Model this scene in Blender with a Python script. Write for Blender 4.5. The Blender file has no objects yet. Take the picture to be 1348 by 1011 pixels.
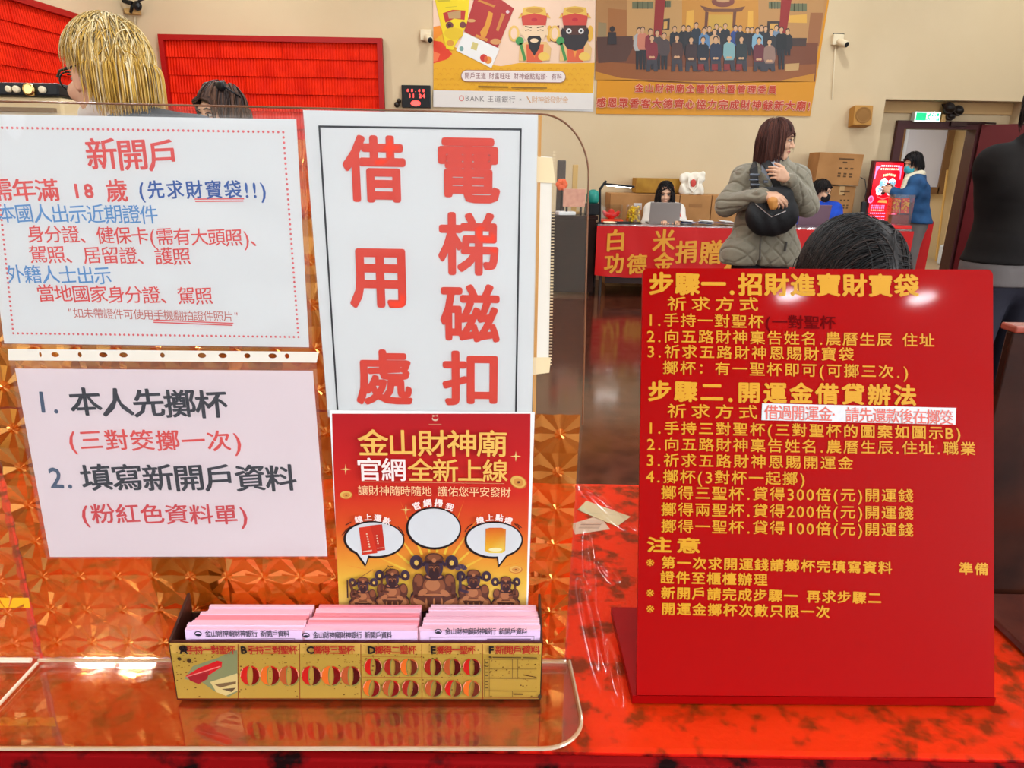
import bpy, bmesh, math, random
import numpy as np
from mathutils import Vector, Matrix
random.seed(7); RNG = np.random.default_rng(7)
SC = bpy.context.scene
COL = SC.collection
R = math.radians
def lin(c):
    c /= 255.0
    return c/12.92 if c <= .04045 else ((c+.055)/1.055)**2.4
def S(r, g, b): return (lin(r), lin(g), lin(b), 1.0)

# ---------------------------------------------------------------- camera
CAM = Vector((0, 0, 1.42)); F_PX = 920.0; PITCH = R(17.3); ROLL = 0.018
cd = bpy.data.cameras.new('camera'); cam = bpy.data.objects.new('camera', cd); COL.objects.link(cam)
cd.sensor_fit = 'HORIZONTAL'; cd.sensor_width = 36; cd.lens = F_PX/1348*36; cd.clip_start = .02; cd.clip_end = 60
CM = Matrix.Translation(CAM) @ Matrix.Rotation(math.pi/2-PITCH, 4, 'X') @ Matrix.Rotation(ROLL, 4, 'Z')
cam.matrix_world = CM
SC.camera = cam
# ---------------------------------------------------------------- world, light, exposure
w = bpy.data.worlds.new('sky'); SC.world = w; w.use_nodes = True
bg = w.node_tree.nodes['Background']; bg.inputs[0].default_value = (.75, .85, 1, 1); bg.inputs[1].default_value = .6
SC.view_settings.view_transform = 'Standard'; SC.view_settings.look = 'None'
SC.view_settings.gamma = 1; SC.view_settings.use_curve_mapping = False
SC.view_settings.exposure = 0.12
SC.cycles.transparent_max_bounces = 24; SC.cycles.max_bounces = 8
CEIL = 4.6
LAMPS = [(x, y) for y in (-5.0, -1.6, 2.0, 5.05, 7.9) for x in (-3.2, -.2, 3.1, 6.0)] + [(4.5, -5.0), (-3.55, 5.05)]
def area(name, loc, rot, sx, sy, power, col):
    l = bpy.data.lights.new(name, 'AREA'); l.shape = 'RECTANGLE'; l.size = sx; l.size_y = sy; l.energy = power; l.color = col
    o = bpy.data.objects.new(name, l); COL.objects.link(o); o.location = loc; o.rotation_euler = rot; return o
FILL_PANELS = [(-1, -3.6), (1, -3.6)]                 # unseen fill lights added behind the camera, shaped as side windows
for sx, y in FILL_PANELS:
    area('window_daylight', (7.9*sx if sx > 0 else -6.0, y, 2.3), (R(90), 0, R(90*sx)), 5.6, 2.8, 700, (.86, .95, 1))
for i, (x, y) in enumerate(LAMPS):
    l = bpy.data.lights.new('ceiling_lamp_light', 'AREA'); l.shape = 'DISK'; l.size = .26; l.energy = 36; l.color = (.88, .96, 1)
    o = bpy.data.objects.new('ceiling_lamp_light', l); COL.objects.link(o); o.location = (x, y, CEIL-.07)
area('side_room_light', (5.3, 11.2, 2.55), (0, 0, 0), 1.2, 1.2, 42, (1, .97, .9))

# ---------------------------------------------------------------- pixel -> world helpers
def ray(px, py):
    v = Vector(((px-674)/F_PX, (505.5-py)/F_PX, -1.0)); return (CM.to_3x3() @ v)
def hit(px, py, p0, n):
    d = ray(px, py); t = (Vector(p0)-CAM).dot(Vector(n))/d.dot(Vector(n)); return CAM + d*t
def PY(px, py, Y): return hit(px, py, (0, Y, 0), (0, 1, 0))
def PZ(px, py, z): return hit(px, py, (0, 0, z), (0, 0, 1))
class Fr:                                   # a flat working frame: U right, V up, N towards the viewer
    def __init__(s, O, U, N): s.O = Vector(O); s.U = Vector(U).normalized(); s.N = Vector(N).normalized(); s.V = s.N.cross(s.U)
    def uv(s, px, py):
        d = hit(px, py, s.O, s.N)-s.O; return (d.dot(s.U), d.dot(s.V))
    def sub(s, px, py, off=0.0):
        f = Fr(s.O, s.U, s.N); f.O = hit(px, py, s.O+s.N*off, s.N); return f
    def m(s): return Matrix(((s.U.x, s.V.x, s.N.x, s.O.x), (s.U.y, s.V.y, s.N.y, s.O.y), (s.U.z, s.V.z, s.N.z, s.O.z), (0, 0, 0, 1)))

# ---------------------------------------------------------------- materials
MATS = {}
def mat(name, col, rough=.6, metal=0, spec=.3, emit=0, bump=None, noise=None, coat=0, sheen=0, trans=0):
    if name in MATS: return MATS[name]
    m = bpy.data.materials.new(name); m.use_nodes = True; nt = m.node_tree; b = nt.nodes['Principled BSDF']
    b.inputs['Base Color'].default_value = col; b.inputs['Roughness'].default_value = rough; b.inputs['Metallic'].default_value = metal
    b.inputs['Specular IOR Level'].default_value = spec; b.inputs['Coat Weight'].default_value = coat; b.inputs['Sheen Weight'].default_value = sheen
    b.inputs['Coat Roughness'].default_value = .05
    if emit: b.inputs['Emission Color'].default_value = col; b.inputs['Emission Strength'].default_value = emit
    tc = nt.nodes.new('ShaderNodeTexCoord')
    if noise:                                # (scale, colour2, lo, hi, detail)
        n = nt.nodes.new('ShaderNodeTexNoise'); n.inputs['Scale'].default_value = noise[0]; n.inputs['Detail'].default_value = noise[4] if len(noise) > 4 else 4
        nt.links.new(tc.outputs['Object'], n.inputs['Vector'])
        r = nt.nodes.new('ShaderNodeValToRGB'); r.color_ramp.elements[0].position = noise[2]; r.color_ramp.elements[1].position = noise[3]
        r.color_ramp.elements[0].color = noise[1]; r.color_ramp.elements[1].color = col
        nt.links.new(n.outputs['Fac'], r.inputs['Fac']); nt.links.new(r.outputs['Color'], b.inputs['Base Color'])
    if bump:                                 # (scale, strength, distance)
        n2 = nt.nodes.new('ShaderNodeTexNoise'); n2.inputs['Scale'].default_value = bump[0]; n2.inputs['Detail'].default_value = 3
        nt.links.new(tc.outputs['Object'], n2.inputs['Vector'])
        bp = nt.nodes.new('ShaderNodeBump'); bp.inputs['Strength'].default_value = bump[1]; bp.inputs['Distance'].default_value = bump[2]
        nt.links.new(n2.outputs['Fac'], bp.inputs['Height']); nt.links.new(bp.outputs['Normal'], b.inputs['Normal'])
        if coat: nt.links.new(bp.outputs['Normal'], b.inputs['Coat Normal'])
    MATS[name] = m; return m
def clear(name, tint, gloss=.06, rough=.03, haze=0.0, hazecol=(1, 1, 1, 1), bump=None, glosscol=(1, 1, 1, 1), transl=0.0):
    if name in MATS: return MATS[name]
    m = bpy.data.materials.new(name); m.use_nodes = True; nt = m.node_tree; nt.nodes.clear()
    out = nt.nodes.new('ShaderNodeOutputMaterial'); t = nt.nodes.new('ShaderNodeBsdfTransparent'); t.inputs[0].default_value = tint
    g = nt.nodes.new('ShaderNodeBsdfGlossy'); g.inputs['Roughness'].default_value = rough; g.inputs[0].default_value = glosscol
    lw = nt.nodes.new('ShaderNodeFresnel'); lw.inputs[0].default_value = 1.45
    mx = nt.nodes.new('ShaderNodeMath'); mx.operation = 'MULTIPLY_ADD'; mx.inputs[1].default_value = .5; mx.inputs[2].default_value = max(0, gloss-.03)
    mx.use_clamp = True
    nt.links.new(lw.outputs[0], mx.inputs[0])
    base = t.outputs[0]
    if haze:
        d = nt.nodes.new('ShaderNodeBsdfDiffuse'); d.inputs[0].default_value = hazecol
        src = d.outputs[0]
        if transl:
            tr = nt.nodes.new('ShaderNodeBsdfTranslucent'); tr.inputs[0].default_value = hazecol
            q = nt.nodes.new('ShaderNodeMixShader'); q.inputs[0].default_value = transl
            nt.links.new(src, q.inputs[1]); nt.links.new(tr.outputs[0], q.inputs[2]); src = q.outputs[0]
        h = nt.nodes.new('ShaderNodeMixShader'); h.inputs[0].default_value = haze
        nt.links.new(base, h.inputs[1]); nt.links.new(src, h.inputs[2]); base = h.outputs[0]
    s = nt.nodes.new('ShaderNodeMixShader'); nt.links.new(mx.outputs[0], s.inputs[0]); nt.links.new(base, s.inputs[1]); nt.links.new(g.outputs[0], s.inputs[2])
    if bump:
        tc = nt.nodes.new('ShaderNodeTexCoord'); n2 = nt.nodes.new('ShaderNodeTexNoise'); n2.inputs['Scale'].default_value = bump[0]
        mp = nt.nodes.new('ShaderNodeMapping'); mp.inputs['Scale'].default_value = bump[3] if len(bump) > 3 else (1, 1, 1)
        nt.links.new(tc.outputs['Object'], mp.inputs['Vector']); nt.links.new(mp.outputs[0], n2.inputs['Vector'])
        bp = nt.nodes.new('ShaderNodeBump'); bp.inputs['Strength'].default_value = bump[1]; bp.inputs['Distance'].default_value = bump[2]
        nt.links.new(n2.outputs['Fac'], bp.inputs['Height']); nt.links.new(bp.outputs['Normal'], g.inputs['Normal'])
    nt.links.new(s.outputs[0], out.inputs[0]); MATS[name] = m; return m
def ink(name='print', rough=.45, emit=0, spec=.4):
    if name in MATS: return MATS[name]
    m = mat(name, (1, 1, 1, 1), rough, spec=spec); nt = m.node_tree; a = nt.nodes.new('ShaderNodeAttribute'); a.attribute_name = 'ink'
    b = nt.nodes['Principled BSDF']; nt.links.new(a.outputs['Color'], b.inputs['Base Color'])
    if emit: nt.links.new(a.outputs['Color'], b.inputs['Emission Color']); b.inputs['Emission Strength'].default_value = emit
    return m

# ---------------------------------------------------------------- object helpers
def tag(o, label=None, cat=None, group=None, kind=None):
    if label: o['label'] = label
    if cat: o['category'] = cat
    if group: o['group'] = group
    if kind: o['kind'] = kind
    return o
def thing(name, label, cat, loc=(0, 0, 0), rz=0, group=None, m=None):
    o = bpy.data.objects.new(name, None); COL.objects.link(o); o.empty_display_size = .1
    if m is not None: o.matrix_world = m
    else: o.location = loc; o.rotation_euler = (0, 0, rz)
    return tag(o, label, cat, group)
def link(name, me, m=None, parent=None, smooth=False):
    o = bpy.data.objects.new(name, me); COL.objects.link(o)
    if m is not None and not me.materials: me.materials.append(m)
    if parent is not None: o.parent = parent
    if smooth:
        for p in me.polygons: p.use_smooth = True
    return o
class MB:                                   # collects simple shapes into one mesh
    def __init__(s): s.v = []; s.f = []
    def add(s, vs, fs):
        b = len(s.v); s.v += [tuple(v) for v in vs]; s.f += [tuple(i+b for i in f) for f in fs]; return s
    def box(s, c, d, M=None, bev=0):
        x, y, z = d[0]/2, d[1]/2, d[2]/2
        if bev <= 0:
            vs = [(a*x, b*y, e*z) for a in (-1, 1) for b in (-1, 1) for e in (-1, 1)]
            fs = [(0, 1, 3, 2), (4, 6, 7, 5), (0, 4, 5, 1), (2, 3, 7, 6), (0, 2, 6, 4), (1, 5, 7, 3)]
        else:
            bm = bmesh.new(); bmesh.ops.create_cube(bm, size=1)
            for v in bm.verts: v.co = Vector((v.co.x*d[0], v.co.y*d[1], v.co.z*d[2]))
            bmesh.ops.bevel(bm, geom=bm.edges[:], offset=bev, segments=2, affect='EDGES', profile=.5)
            bm.verts.index_update(); vs = [v.co.copy() for v in bm.verts]; fs = [[v.index for v in f.verts] for f in bm.faces]; bm.free()
        c = Vector(c)
        vs = [((M @ Vector(v)) if M is not None else Vector(v))+c for v in vs]
        return s.add(vs, fs)
    def tube(s, pts, r, n=8, cap=True, flat=1.0):
        pts = [Vector(p) for p in pts]; rs = r if isinstance(r, (list, tuple)) else [r]*len(pts); rings = []
        up = None
        for i, p in enumerate(pts):
            t = (pts[min(i+1, len(pts)-1)]-pts[max(i-1, 0)]).normalized()
            if up is None: up = t.orthogonal().normalized()
            a = (up-t*up.dot(t)); a = a.normalized() if a.length > 1e-6 else t.orthogonal().normalized(); up = a; b = t.cross(a)
            rings.append([p+(a*math.cos(2*math.pi*k/n)+b*math.sin(2*math.pi*k/n)*flat)*rs[i] for k in range(n)])
        vs = [v for q in rings for v in q]
        fs = [(i*n+k, i*n+(k+1) % n, (i+1)*n+(k+1) % n, (i+1)*n+k) for i in range(len(pts)-1) for k in range(n)]
        if cap: fs += [tuple(range(n-1, -1, -1)), tuple((len(pts)-1)*n+k for k in range(n))]
        return s.add(vs, fs)
    def lathe(s, prof, c=(0, 0, 0), n=20, M=None):   # prof: (radius, z)
        vs = []; c = Vector(c)
        for r, z in prof:
            for k in range(n):
                v = Vector((r*math.cos(2*math.pi*k/n), r*math.sin(2*math.pi*k/n), z)); vs.append((M @ v if M is not None else v)+c)
        fs = [(i*n+k, i*n+(k+1) % n, (i+1)*n+(k+1) % n, (i+1)*n+k) for i in range(len(prof)-1) for k in range(n)]
        fs += [tuple(range(n-1, -1, -1)), tuple((len(prof)-1)*n+k for k in range(n))]
        return s.add(vs, fs)
    def ball(s, c, r, M=None, nu=14, nv=10):
        r = (r, r, r) if not isinstance(r, (tuple, list)) else r; c = Vector(c); vs = []; fs = []
        for j in range(nv+1):
            th = math.pi*j/nv
            for k in range(nu):
                a = 2*math.pi*k/nu; v = Vector((r[0]*math.sin(th)*math.cos(a), r[1]*math.sin(th)*math.sin(a), r[2]*math.cos(th)))
                vs.append((M @ v if M is not None else v)+c)
        fs = [(j*nu+k, (j+1)*nu+k, (j+1)*nu+(k+1) % nu, j*nu+(k+1) % nu) for j in range(nv) for k in range(nu)]
        return s.add(vs, fs)
    def prism(s, poly, z0, z1):             # polygon in xy extruded along z
        n = len(poly); vs = [(p[0], p[1], z0) for p in poly]+[(p[0], p[1], z1) for p in poly]
        fs = [tuple(range(n-1, -1, -1)), tuple(range(n, 2*n))]+[(k, (k+1) % n, n+(k+1) % n, n+k) for k in range(n)]
        return s.add(vs, fs)
    def mesh(s, name='m'):
        me = bpy.data.meshes.new(name); me.from_pydata(s.v, [], s.f); me.validate(); me.update()
        bm = bmesh.new(); bm.from_mesh(me); bmesh.ops.recalc_face_normals(bm, faces=bm.faces[:]); bm.to_mesh(me); bm.free(); return me
    def build(s, name, m, parent=None, smooth=False, loc=None):
        o = link(name, s.mesh(name), m, parent, smooth)
        if loc is not None: o.location = loc
        return o
def structure(o): o['kind'] = 'structure'; return o

# ---------------------------------------------------------------- flat printed art: polygons with their own ink colour
class Art:
    def __init__(s, eps=.00012): s.v = []; s.f = []; s.c = []; s.eps = eps; s.k = 0
    def poly(s, pts, col, cols=None, step=True):
        if step: s.k += 1
        b = len(s.v); s.v += [(p[0], p[1], s.eps*s.k) for p in pts]; s.f.append(tuple(range(b, b+len(pts))))
        s.c += list(cols) if cols else [col]*len(pts); return s
    def rect(s, x0, y0, x1, y1, col, col2=None):
        return s.poly([(x0, y0), (x1, y0), (x1, y1), (x0, y1)], col, [col, col, col2, col2] if col2 else None)
    def ell(s, cx, cy, rx, ry, col, n=24, a0=0, a1=360, rot=0):
        pts = []; m = n if a1-a0 >= 360 else n+1
        for k in range(m):
            a = R(a0+(a1-a0)*k/n); x, y = rx*math.cos(a), ry*math.sin(a); c, q = math.cos(rot), math.sin(rot); pts.append((cx+x*c-y*q, cy+x*q+y*c))
        return s.poly(pts, col)
    def stroke(s, pts, w, col):
        for a, b in zip(pts[:-1], pts[1:]):
            dx, dy = b[0]-a[0], b[1]-a[1]; L = math.hypot(dx, dy) or 1; nx, ny = -dy/L*w/2, dx/L*w/2; ex, ey = dx/L*w*.4, dy/L*w*.4
            s.poly([(a[0]-nx-ex, a[1]-ny-ey), (b[0]-nx+ex, b[1]-ny+ey), (b[0]+nx+ex, b[1]+ny+ey), (a[0]+nx-ex, a[1]+ny-ey)], col, step=False)
        s.k += 1; return s
    def build(s, name, parent, m=None, z=0, dim=1.0):
        s.c = [(c[0]*dim, c[1]*dim, c[2]*dim, 1) for c in s.c]
        me = bpy.data.meshes.new(name); me.from_pydata([(x, y, q+z) for x, y, q in s.v], [], s.f); me.update()
        a = me.color_attributes.new('ink', 'FLOAT_COLOR', 'POINT')
        a.data.foreach_set('color', np.array(s.c, dtype=np.float32).ravel())
        return link(name, me, m or ink(), parent)

# ---------------------------------------------------------------- lettering
GL = {}
def _glyph(ch):
    c = bpy.data.curves.new('g', 'FONT'); c.body = ch; c.resolution_u = 2; o = bpy.data.objects.new('g', c); COL.objects.link(o)
    dg = bpy.context.evaluated_depsgraph_get(); me = bpy.data.meshes.new_from_object(o.evaluated_get(dg))
    v = np.array([p.co[:2] for p in me.vertices], dtype=float).reshape(-1, 2); f = [tuple(p.vertices) for p in me.polygons]
    bpy.data.objects.remove(o); bpy.data.meshes.remove(me); return v, f
_v, _ = _glyph('國'); _lo, _hi = _v.min(0), _v.max(0); _CEN = (_lo+_hi)/2; _CELL = (_hi-_lo).max()/.9
_v, _ = _glyph('0'); _A0 = _v[:, 1].min(); _AH = _v[:, 1].max()-_A0
def glyph(ch):
    if ch not in GL:
        v, f = _glyph(ch)
        if ord(ch) < 256 and len(v):
            cx = (v[:, 0].min()+v[:, 0].max())/2; v = np.stack([(v[:, 0]-cx)/_AH*.8, (v[:, 1]-_A0)/_AH*.8-.42], 1)
        elif len(v): v = (v-_CEN)/_CELL
        GL[ch] = (v, f)
    return GL[ch]
def adv(ch):
    if ch == ' ': return .5
    if ch in '.,!:': return .42
    if ch in '()': return .45
    return .58 if ord(ch) < 256 else 1.0
def letters(items, bold=0, kai=0, z=0):
    """items: (char, cx, cy, sx, sy, rot) in the frame -> one flat mesh; bold thickens, kai slants and thickens like a brush"""
    V = []; Fc = []; n = 0
    if kai: offs = [(a*kai, -.55*a*kai) for a in (-1, -.33, .33, 1)]+[(a*kai*.4, .6*a*kai) for a in (-1, 1)]
    elif bold: offs = [(bold*math.cos(k*math.pi/4), bold*math.sin(k*math.pi/4)) for k in range(8)]+[(0, 0)]
    else: offs = [(0, 0)]
    for ch, cx, cy, sx, sy, rot in items:
        v, f = glyph(ch)
        if not len(v): continue
        c, q = math.cos(rot), math.sin(rot)
        for lay, (ox, oy) in enumerate(offs if ch != '※' else [(0, 0), (.008, 0)]):
            x = (v[:, 0]+ox)*sx; y = (v[:, 1]+oy+(.07*v[:, 0] if kai else 0))*sy
            V.append(np.stack([cx+x*c-y*q, cy+x*q+y*c, np.full(len(v), z+lay*max(1.5e-5, abs(sx)*.0011))], 1)); Fc += [tuple(i+n for i in g) for g in f]; n += len(v)
    me = bpy.data.meshes.new('lettering'); me.from_pydata(np.concatenate(V).tolist() if V else [], [], Fc); me.update(); return me
def line_items(s, a, b, h, wr=1.05):
    A = [adv(ch) for ch in s]; T = sum(A); L = math.hypot(b[0]-a[0], b[1]-a[1]); rot = math.atan2(b[1]-a[1], b[0]-a[0]); sy = h/.9; pitch = L/T
    x = 0; it = []
    for ch, d in zip(s, A):
        t = (x+d/2)*pitch; sx = min(sy*wr, pitch/.96) if ord(ch) >= 256 else min(sy*wr, pitch*1.02)*.95
        it.append((ch, a[0]+math.cos(rot)*t, a[1]+math.sin(rot)*t, sx, sy, rot)); x += d
    return it
def line(fr, s, xl, yl, xr, yr, h, m, parent, name='text_line', wr=1.05, bold=0, kai=0, z=.0004):
    a, b = fr.uv(xl, yl), fr.uv(xr, yr); mx, my = (xl+xr)/2, (yl+yr)/2
    p, q = fr.uv(mx, my-h/2), fr.uv(mx, my+h/2); hh = math.hypot(p[0]-q[0], p[1]-q[1])
    return link(name, letters(line_items(s, a, b, hh, wr), bold, kai, z), m, parent)

# ---------------------------------------------------------------- soft solids: signed distance primitives -> one continuous mesh
def cap(a, b, r0, r1=None, sc=None): return ('cap', Vector(a), Vector(b), r0, r0 if r1 is None else r1, sc)
def ell(c, r, M=None): return ('ell', Vector(c), r, M)
def cut(p): return ('cut', p)
def half(p, n): return ('pln', Vector(p), Vector(n).normalized())      # the half space n points into
def kk(k, p): return p+(('k', k),)
def _eval(p, X):
    if p[0] == 'cap':
        a = np.array(p[1]); b = np.array(p[2]); d = b-a; L = max(d@d, 1e-12)
        Q = X-a
        t = np.clip((Q@d)/L, 0, 1); D = Q-t[..., None]*d
        if p[5] is not None: D = D*np.array(p[5])
        return np.sqrt((D*D).sum(-1))-(p[3]+(p[4]-p[3])*t)
    if p[0] == 'pln': return -((X-np.array(p[1]))@np.array(p[2]))
    c = np.array(p[1]); r = np.array(p[2] if isinstance(p[2], (tuple, list)) else (p[2],)*3); Q = X-c
    if p[3] is not None: Q = Q@np.array(p[3])
    k0 = np.sqrt(((Q/r)**2).sum(-1)); k1 = np.sqrt(((Q/(r*r))**2).sum(-1))+1e-9
    return k0*(k0-1)/k1
def _bb(p):
    if p[0] == 'cap':
        r = max(p[3], p[4])*(1/min(min(p[5]), 1) if p[5] is not None else 1); a, b = np.array(p[1]), np.array(p[2]); return np.minimum(a, b)-r, np.maximum(a, b)+r
    r = max(p[2]) if isinstance(p[2], (tuple, list)) else p[2]; c = np.array(p[1]); return c-r, c+r
def solid(prims, vox=.006, k=.02, disp=None):
    k0_ = k; adds = [p for p in prims if p[0] != 'cut']; bbs = [_bb(p) for p in adds]
    lo = np.min([b[0] for b in bbs], 0)-3*vox-k; hi = np.max([b[1] for b in bbs], 0)+3*vox+k
    n = np.ceil((hi-lo)/vox).astype(int)+1; D = np.full(n, 1.0, dtype=np.float32)
    ax = [lo[i]+vox*np.arange(n[i]) for i in range(3)]
    for p in prims:
        sub = p[0] == 'cut'; q = p[1] if sub else p; k = k0_
        if isinstance(q[-1], tuple) and len(q[-1]) == 2 and q[-1][0] == 'k': k = q[-1][1]
        b = (lo, hi) if q[0] == 'pln' else _bb(q); mg = k+3*vox
        i0 = np.clip(((b[0]-mg-lo)/vox).astype(int), 0, n-1); i1 = np.clip(((b[1]+mg-lo)/vox).astype(int)+2, 1, n)
        X = np.stack(np.meshgrid(*[ax[i][i0[i]:i1[i]] for i in range(3)], indexing='ij'), -1)
        d = _eval(q, X); sl = tuple(slice(i0[i], i1[i]) for i in range(3)); C = D[sl]
        if sub: d = -d; h = np.maximum(k*.5-np.abs(C-d), 0)/(k*.5); D[sl] = np.maximum(C, d)+h*h*k*.125
        else: h = np.maximum(k-np.abs(C-d), 0)/k; D[sl] = np.minimum(C, d)-h*h*k*.25
    I = D < 0; nc = n-1
    def corner(A, o): return A[o[0]:o[0]+nc[0], o[1]:o[1]+nc[1], o[2]:o[2]+nc[2]]
    cs = [(i, j, l) for i in (0, 1) for j in (0, 1) for l in (0, 1)]
    cnt = sum(corner(I, o).astype(np.int8) for o in cs); M = (cnt > 0) & (cnt < 8); idx = np.full(nc, -1, dtype=np.int64); cell = np.argwhere(M); idx[M] = np.arange(len(cell))
    acc = np.zeros((len(cell), 3)); num = np.zeros(len(cell))
    cv = {o: D[cell[:, 0]+o[0], cell[:, 1]+o[1], cell[:, 2]+o[2]] for o in cs}
    for o in cs:
        for a in range(3):
            if o[a]: continue
            o2 = tuple(1 if i == a else o[i] for i in range(3)); va, vb = cv[o], cv[o2]; mk = (va < 0) != (vb < 0)
            t = np.where(mk, va/np.where(va-vb == 0, 1, va-vb), 0); e = np.tile(np.array(o, float), (len(cell), 1)); e[:, a] = t; acc += e*mk[:, None]; num += mk
    V = lo+(cell+acc/np.maximum(num, 1)[:, None])*vox
    Fq = []
    for a in range(3):
        b, c = (a+1) % 3, (a+2) % 3; s0 = [slice(1, -1)]*3; s1 = [slice(1, -1)]*3; s0[a] = slice(0, -1); s1[a] = slice(1, None)
        A, B = I[tuple(s0)], I[tuple(s1)]; e = np.argwhere(A != B)
        if not len(e): continue
        e2 = e.copy(); e2[:, b] += 1; e2[:, c] += 1
        fl = A[tuple(e.T)]
        def cid(db, dc): q = e2.copy(); q[:, b] += db; q[:, c] += dc; return idx[tuple(q.T)]
        q = np.stack([cid(-1, -1), cid(0, -1), cid(0, 0), cid(-1, 0)], 1); q[~fl] = q[~fl][:, ::-1]; Fq.append(q)
    Fq = np.concatenate(Fq); Fq = Fq[(Fq >= 0).all(1)]
    if disp is not None:
        tri = V[Fq]; fn = np.cross(tri[:, 2]-tri[:, 0], tri[:, 3]-tri[:, 1]); N = np.zeros_like(V)
        for j in range(4): np.add.at(N, Fq[:, j], fn)
        N /= np.linalg.norm(N, axis=1)[:, None]+1e-9; V = V+N*disp(V, N)[:, None]
    me = bpy.data.meshes.new('soft'); me.from_pydata(V.tolist(), [], Fq.tolist()); me.update()
    me.polygons.foreach_set('use_smooth', [True]*len(me.polygons)); return me

# ================================================================ THE SETTING
ZC = .894; YW = 9.3; YI = 9.54; XR = 8.2; YF = -7.0
wallm = mat('beige_wall_paint', S(212, 189, 153), .8, spec=.2, noise=(.7, S(205, 181, 144), .35, .65), bump=(60, .08, .01))
floorm = mat('polished_brown_granite', S(92, 46, 30), .12, spec=.55, noise=(9, S(58, 26, 18), .35, .7, 8))
tileroom = mat('grey_tile_floor', S(176, 158, 138), .3)
ceilm = mat('ceiling_paint', S(225, 226, 226), .9); whitew = mat('white_wall_paint', S(222, 222, 220), .85)
corner = PY(172, 60, YW); XL = corner.x
dv = ray(748, 219); dv.z = 0; dv.normalize()
LF = Fr((XL, YW, 0), dv, dv.cross(Vector((0, 0, 1))))           # left wall frame
WF = Fr((0, YW, 0), (1, 0, 0), (0, -1, 0)); IF = Fr((0, YI, 0), (1, 0, 0), (0, -1, 0))
rx0 = WF.uv(1166, 131)[0]; rzt = WF.uv(1200, 131)[1]; rx1 = WF.uv(1351, 134)[0]
dx0, dzt = IF.uv(1186, 167); dx1 = IF.uv(1284, 170)[0]
def slab(name, p, q, th, m):                 # vertical wall from p to q (xy), thickness away from the room side, full height
    return None
def wallbox(mb, x0, x1, y0, y1, z0, z1): mb.box(((x0+x1)/2, (y0+y1)/2, (z0+z1)/2), (x1-x0, y1-y0, z1-z0))
m_ = MB()
wallbox(m_, XL-.3, rx0, YW, YI+.12, 0, CEIL); wallbox(m_, rx0, rx1, YW, YI+.12, rzt, CEIL); wallbox(m_, rx1, XR+.2, YW, YI+.12, 0, CEIL)
wallbox(m_, rx0, dx0, YI, YI+.12, 0, rzt); wallbox(m_, dx0, dx1, YI, YI+.12, dzt, rzt); wallbox(m_, dx1, rx1, YI, YI+.12, 0, rzt)
structure(m_.build('wall_back', wallm))
end = LF.O-LF.U*17
m_ = MB(); o0, o1 = LF.O+LF.U*.2, end; n_ = -LF.N*.2
m_.add([o0, o1, o1+n_, o0+n_, o0+Vector((0, 0, CEIL)), o1+Vector((0, 0, CEIL)), o1+n_+Vector((0, 0, CEIL)), o0+n_+Vector((0, 0, CEIL))],
       [(0, 1, 5, 4), (1, 2, 6, 5), (2, 3, 7, 6), (3, 0, 4, 7), (4, 5, 6, 7), (0, 3, 2, 1)])
structure(m_.build('wall_left', wallm))
m_ = MB(); wallbox(m_, XR, XR+.2, YF-.2, YW, 0, CEIL); structure(m_.build('wall_right', whitew))
m_ = MB(); wallbox(m_, -10, XR+.2, YF-.2, YF, 0, CEIL); structure(m_.build('wall_front', whitew))
m_ = MB(); wallbox(m_, -10, XR+.3, YF-3, YI+.12, -.1, 0); structure(m_.build('floor', floorm))
m_ = MB(); wallbox(m_, -10, XR+.3, YF-.2, YI+.12, CEIL, CEIL+.1); structure(m_.build('ceiling', ceilm))
# the room seen through the open door
SX0, SX1, SY1 = dx0-1.0, dx1+1.6, 12.4
m_ = MB(); wallbox(m_, SX0, SX1, YI+.12, SY1, -.1, 0.0); structure(m_.build('floor_side_room', tileroom))
m_ = MB(); wallbox(m_, SX0, SX1, SY1, SY1+.1, 0, 2.7); wallbox(m_, SX0-.1, SX0, YI+.12, SY1+.1, 0, 2.7); wallbox(m_, SX1, SX1+.1, YI+.12, SY1+.1, 0, 2.7)
structure(m_.build('wall_side_room', mat('pale_wall', S(226, 208, 172), .8, spec=.2)))
m_ = MB(); wallbox(m_, SX0-.1, SX1+.1, YI+.12, SY1+.1, 2.7, 2.8); structure(m_.build('ceiling_side_room', ceilm))
# tan band: soffit shade painted across the top of the recess wall
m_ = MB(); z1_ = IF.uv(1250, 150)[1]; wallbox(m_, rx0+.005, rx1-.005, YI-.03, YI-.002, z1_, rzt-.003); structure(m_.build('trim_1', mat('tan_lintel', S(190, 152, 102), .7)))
# door frame and leaf
doorm = mat('maroon_door_paint', S(98, 22, 26), .45, spec=.4); framem = mat('dark_maroon_frame', S(66, 22, 22), .45)
dt = thing('door_1', 'open maroon door leaf with dark frame beside the red light box', 'door', (dx0, YI, 0)); dt['kind'] = 'structure'
m_ = MB(); fw = .075
wallbox(m_, -fw, 0.02, -.06, .15, 0, dzt+fw); wallbox(m_, dx1-dx0-.02, dx1-dx0+fw, -.06, .15, 0, dzt+fw); wallbox(m_, .02, dx1-dx0-.02, -.06, .15, dzt-.02, dzt+fw)
m_.build('door_frame', framem, dt)
lf = MB(); LM = Matrix.Rotation(R(-52), 4, 'Z'); lf.box(LM @ Vector((.62, 0, (dzt+.04)/2)), (1.24, .045, dzt+.03), LM, bev=.004)
lf = lf.build('door_leaf', doorm, dt); lf.location = (dx1-dx0+.03, -.085, .0)
hb = MB(); hb.tube([LM @ Vector((1.13, -.03, 1.0)), LM @ Vector((1.13, -.075, 1.0)), LM @ Vector((1.01, -.075, 1.0))], .011); hb.build('door_handle', mat('steel', (.6, .6, .6, 1), .3, 1), lf)
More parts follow.
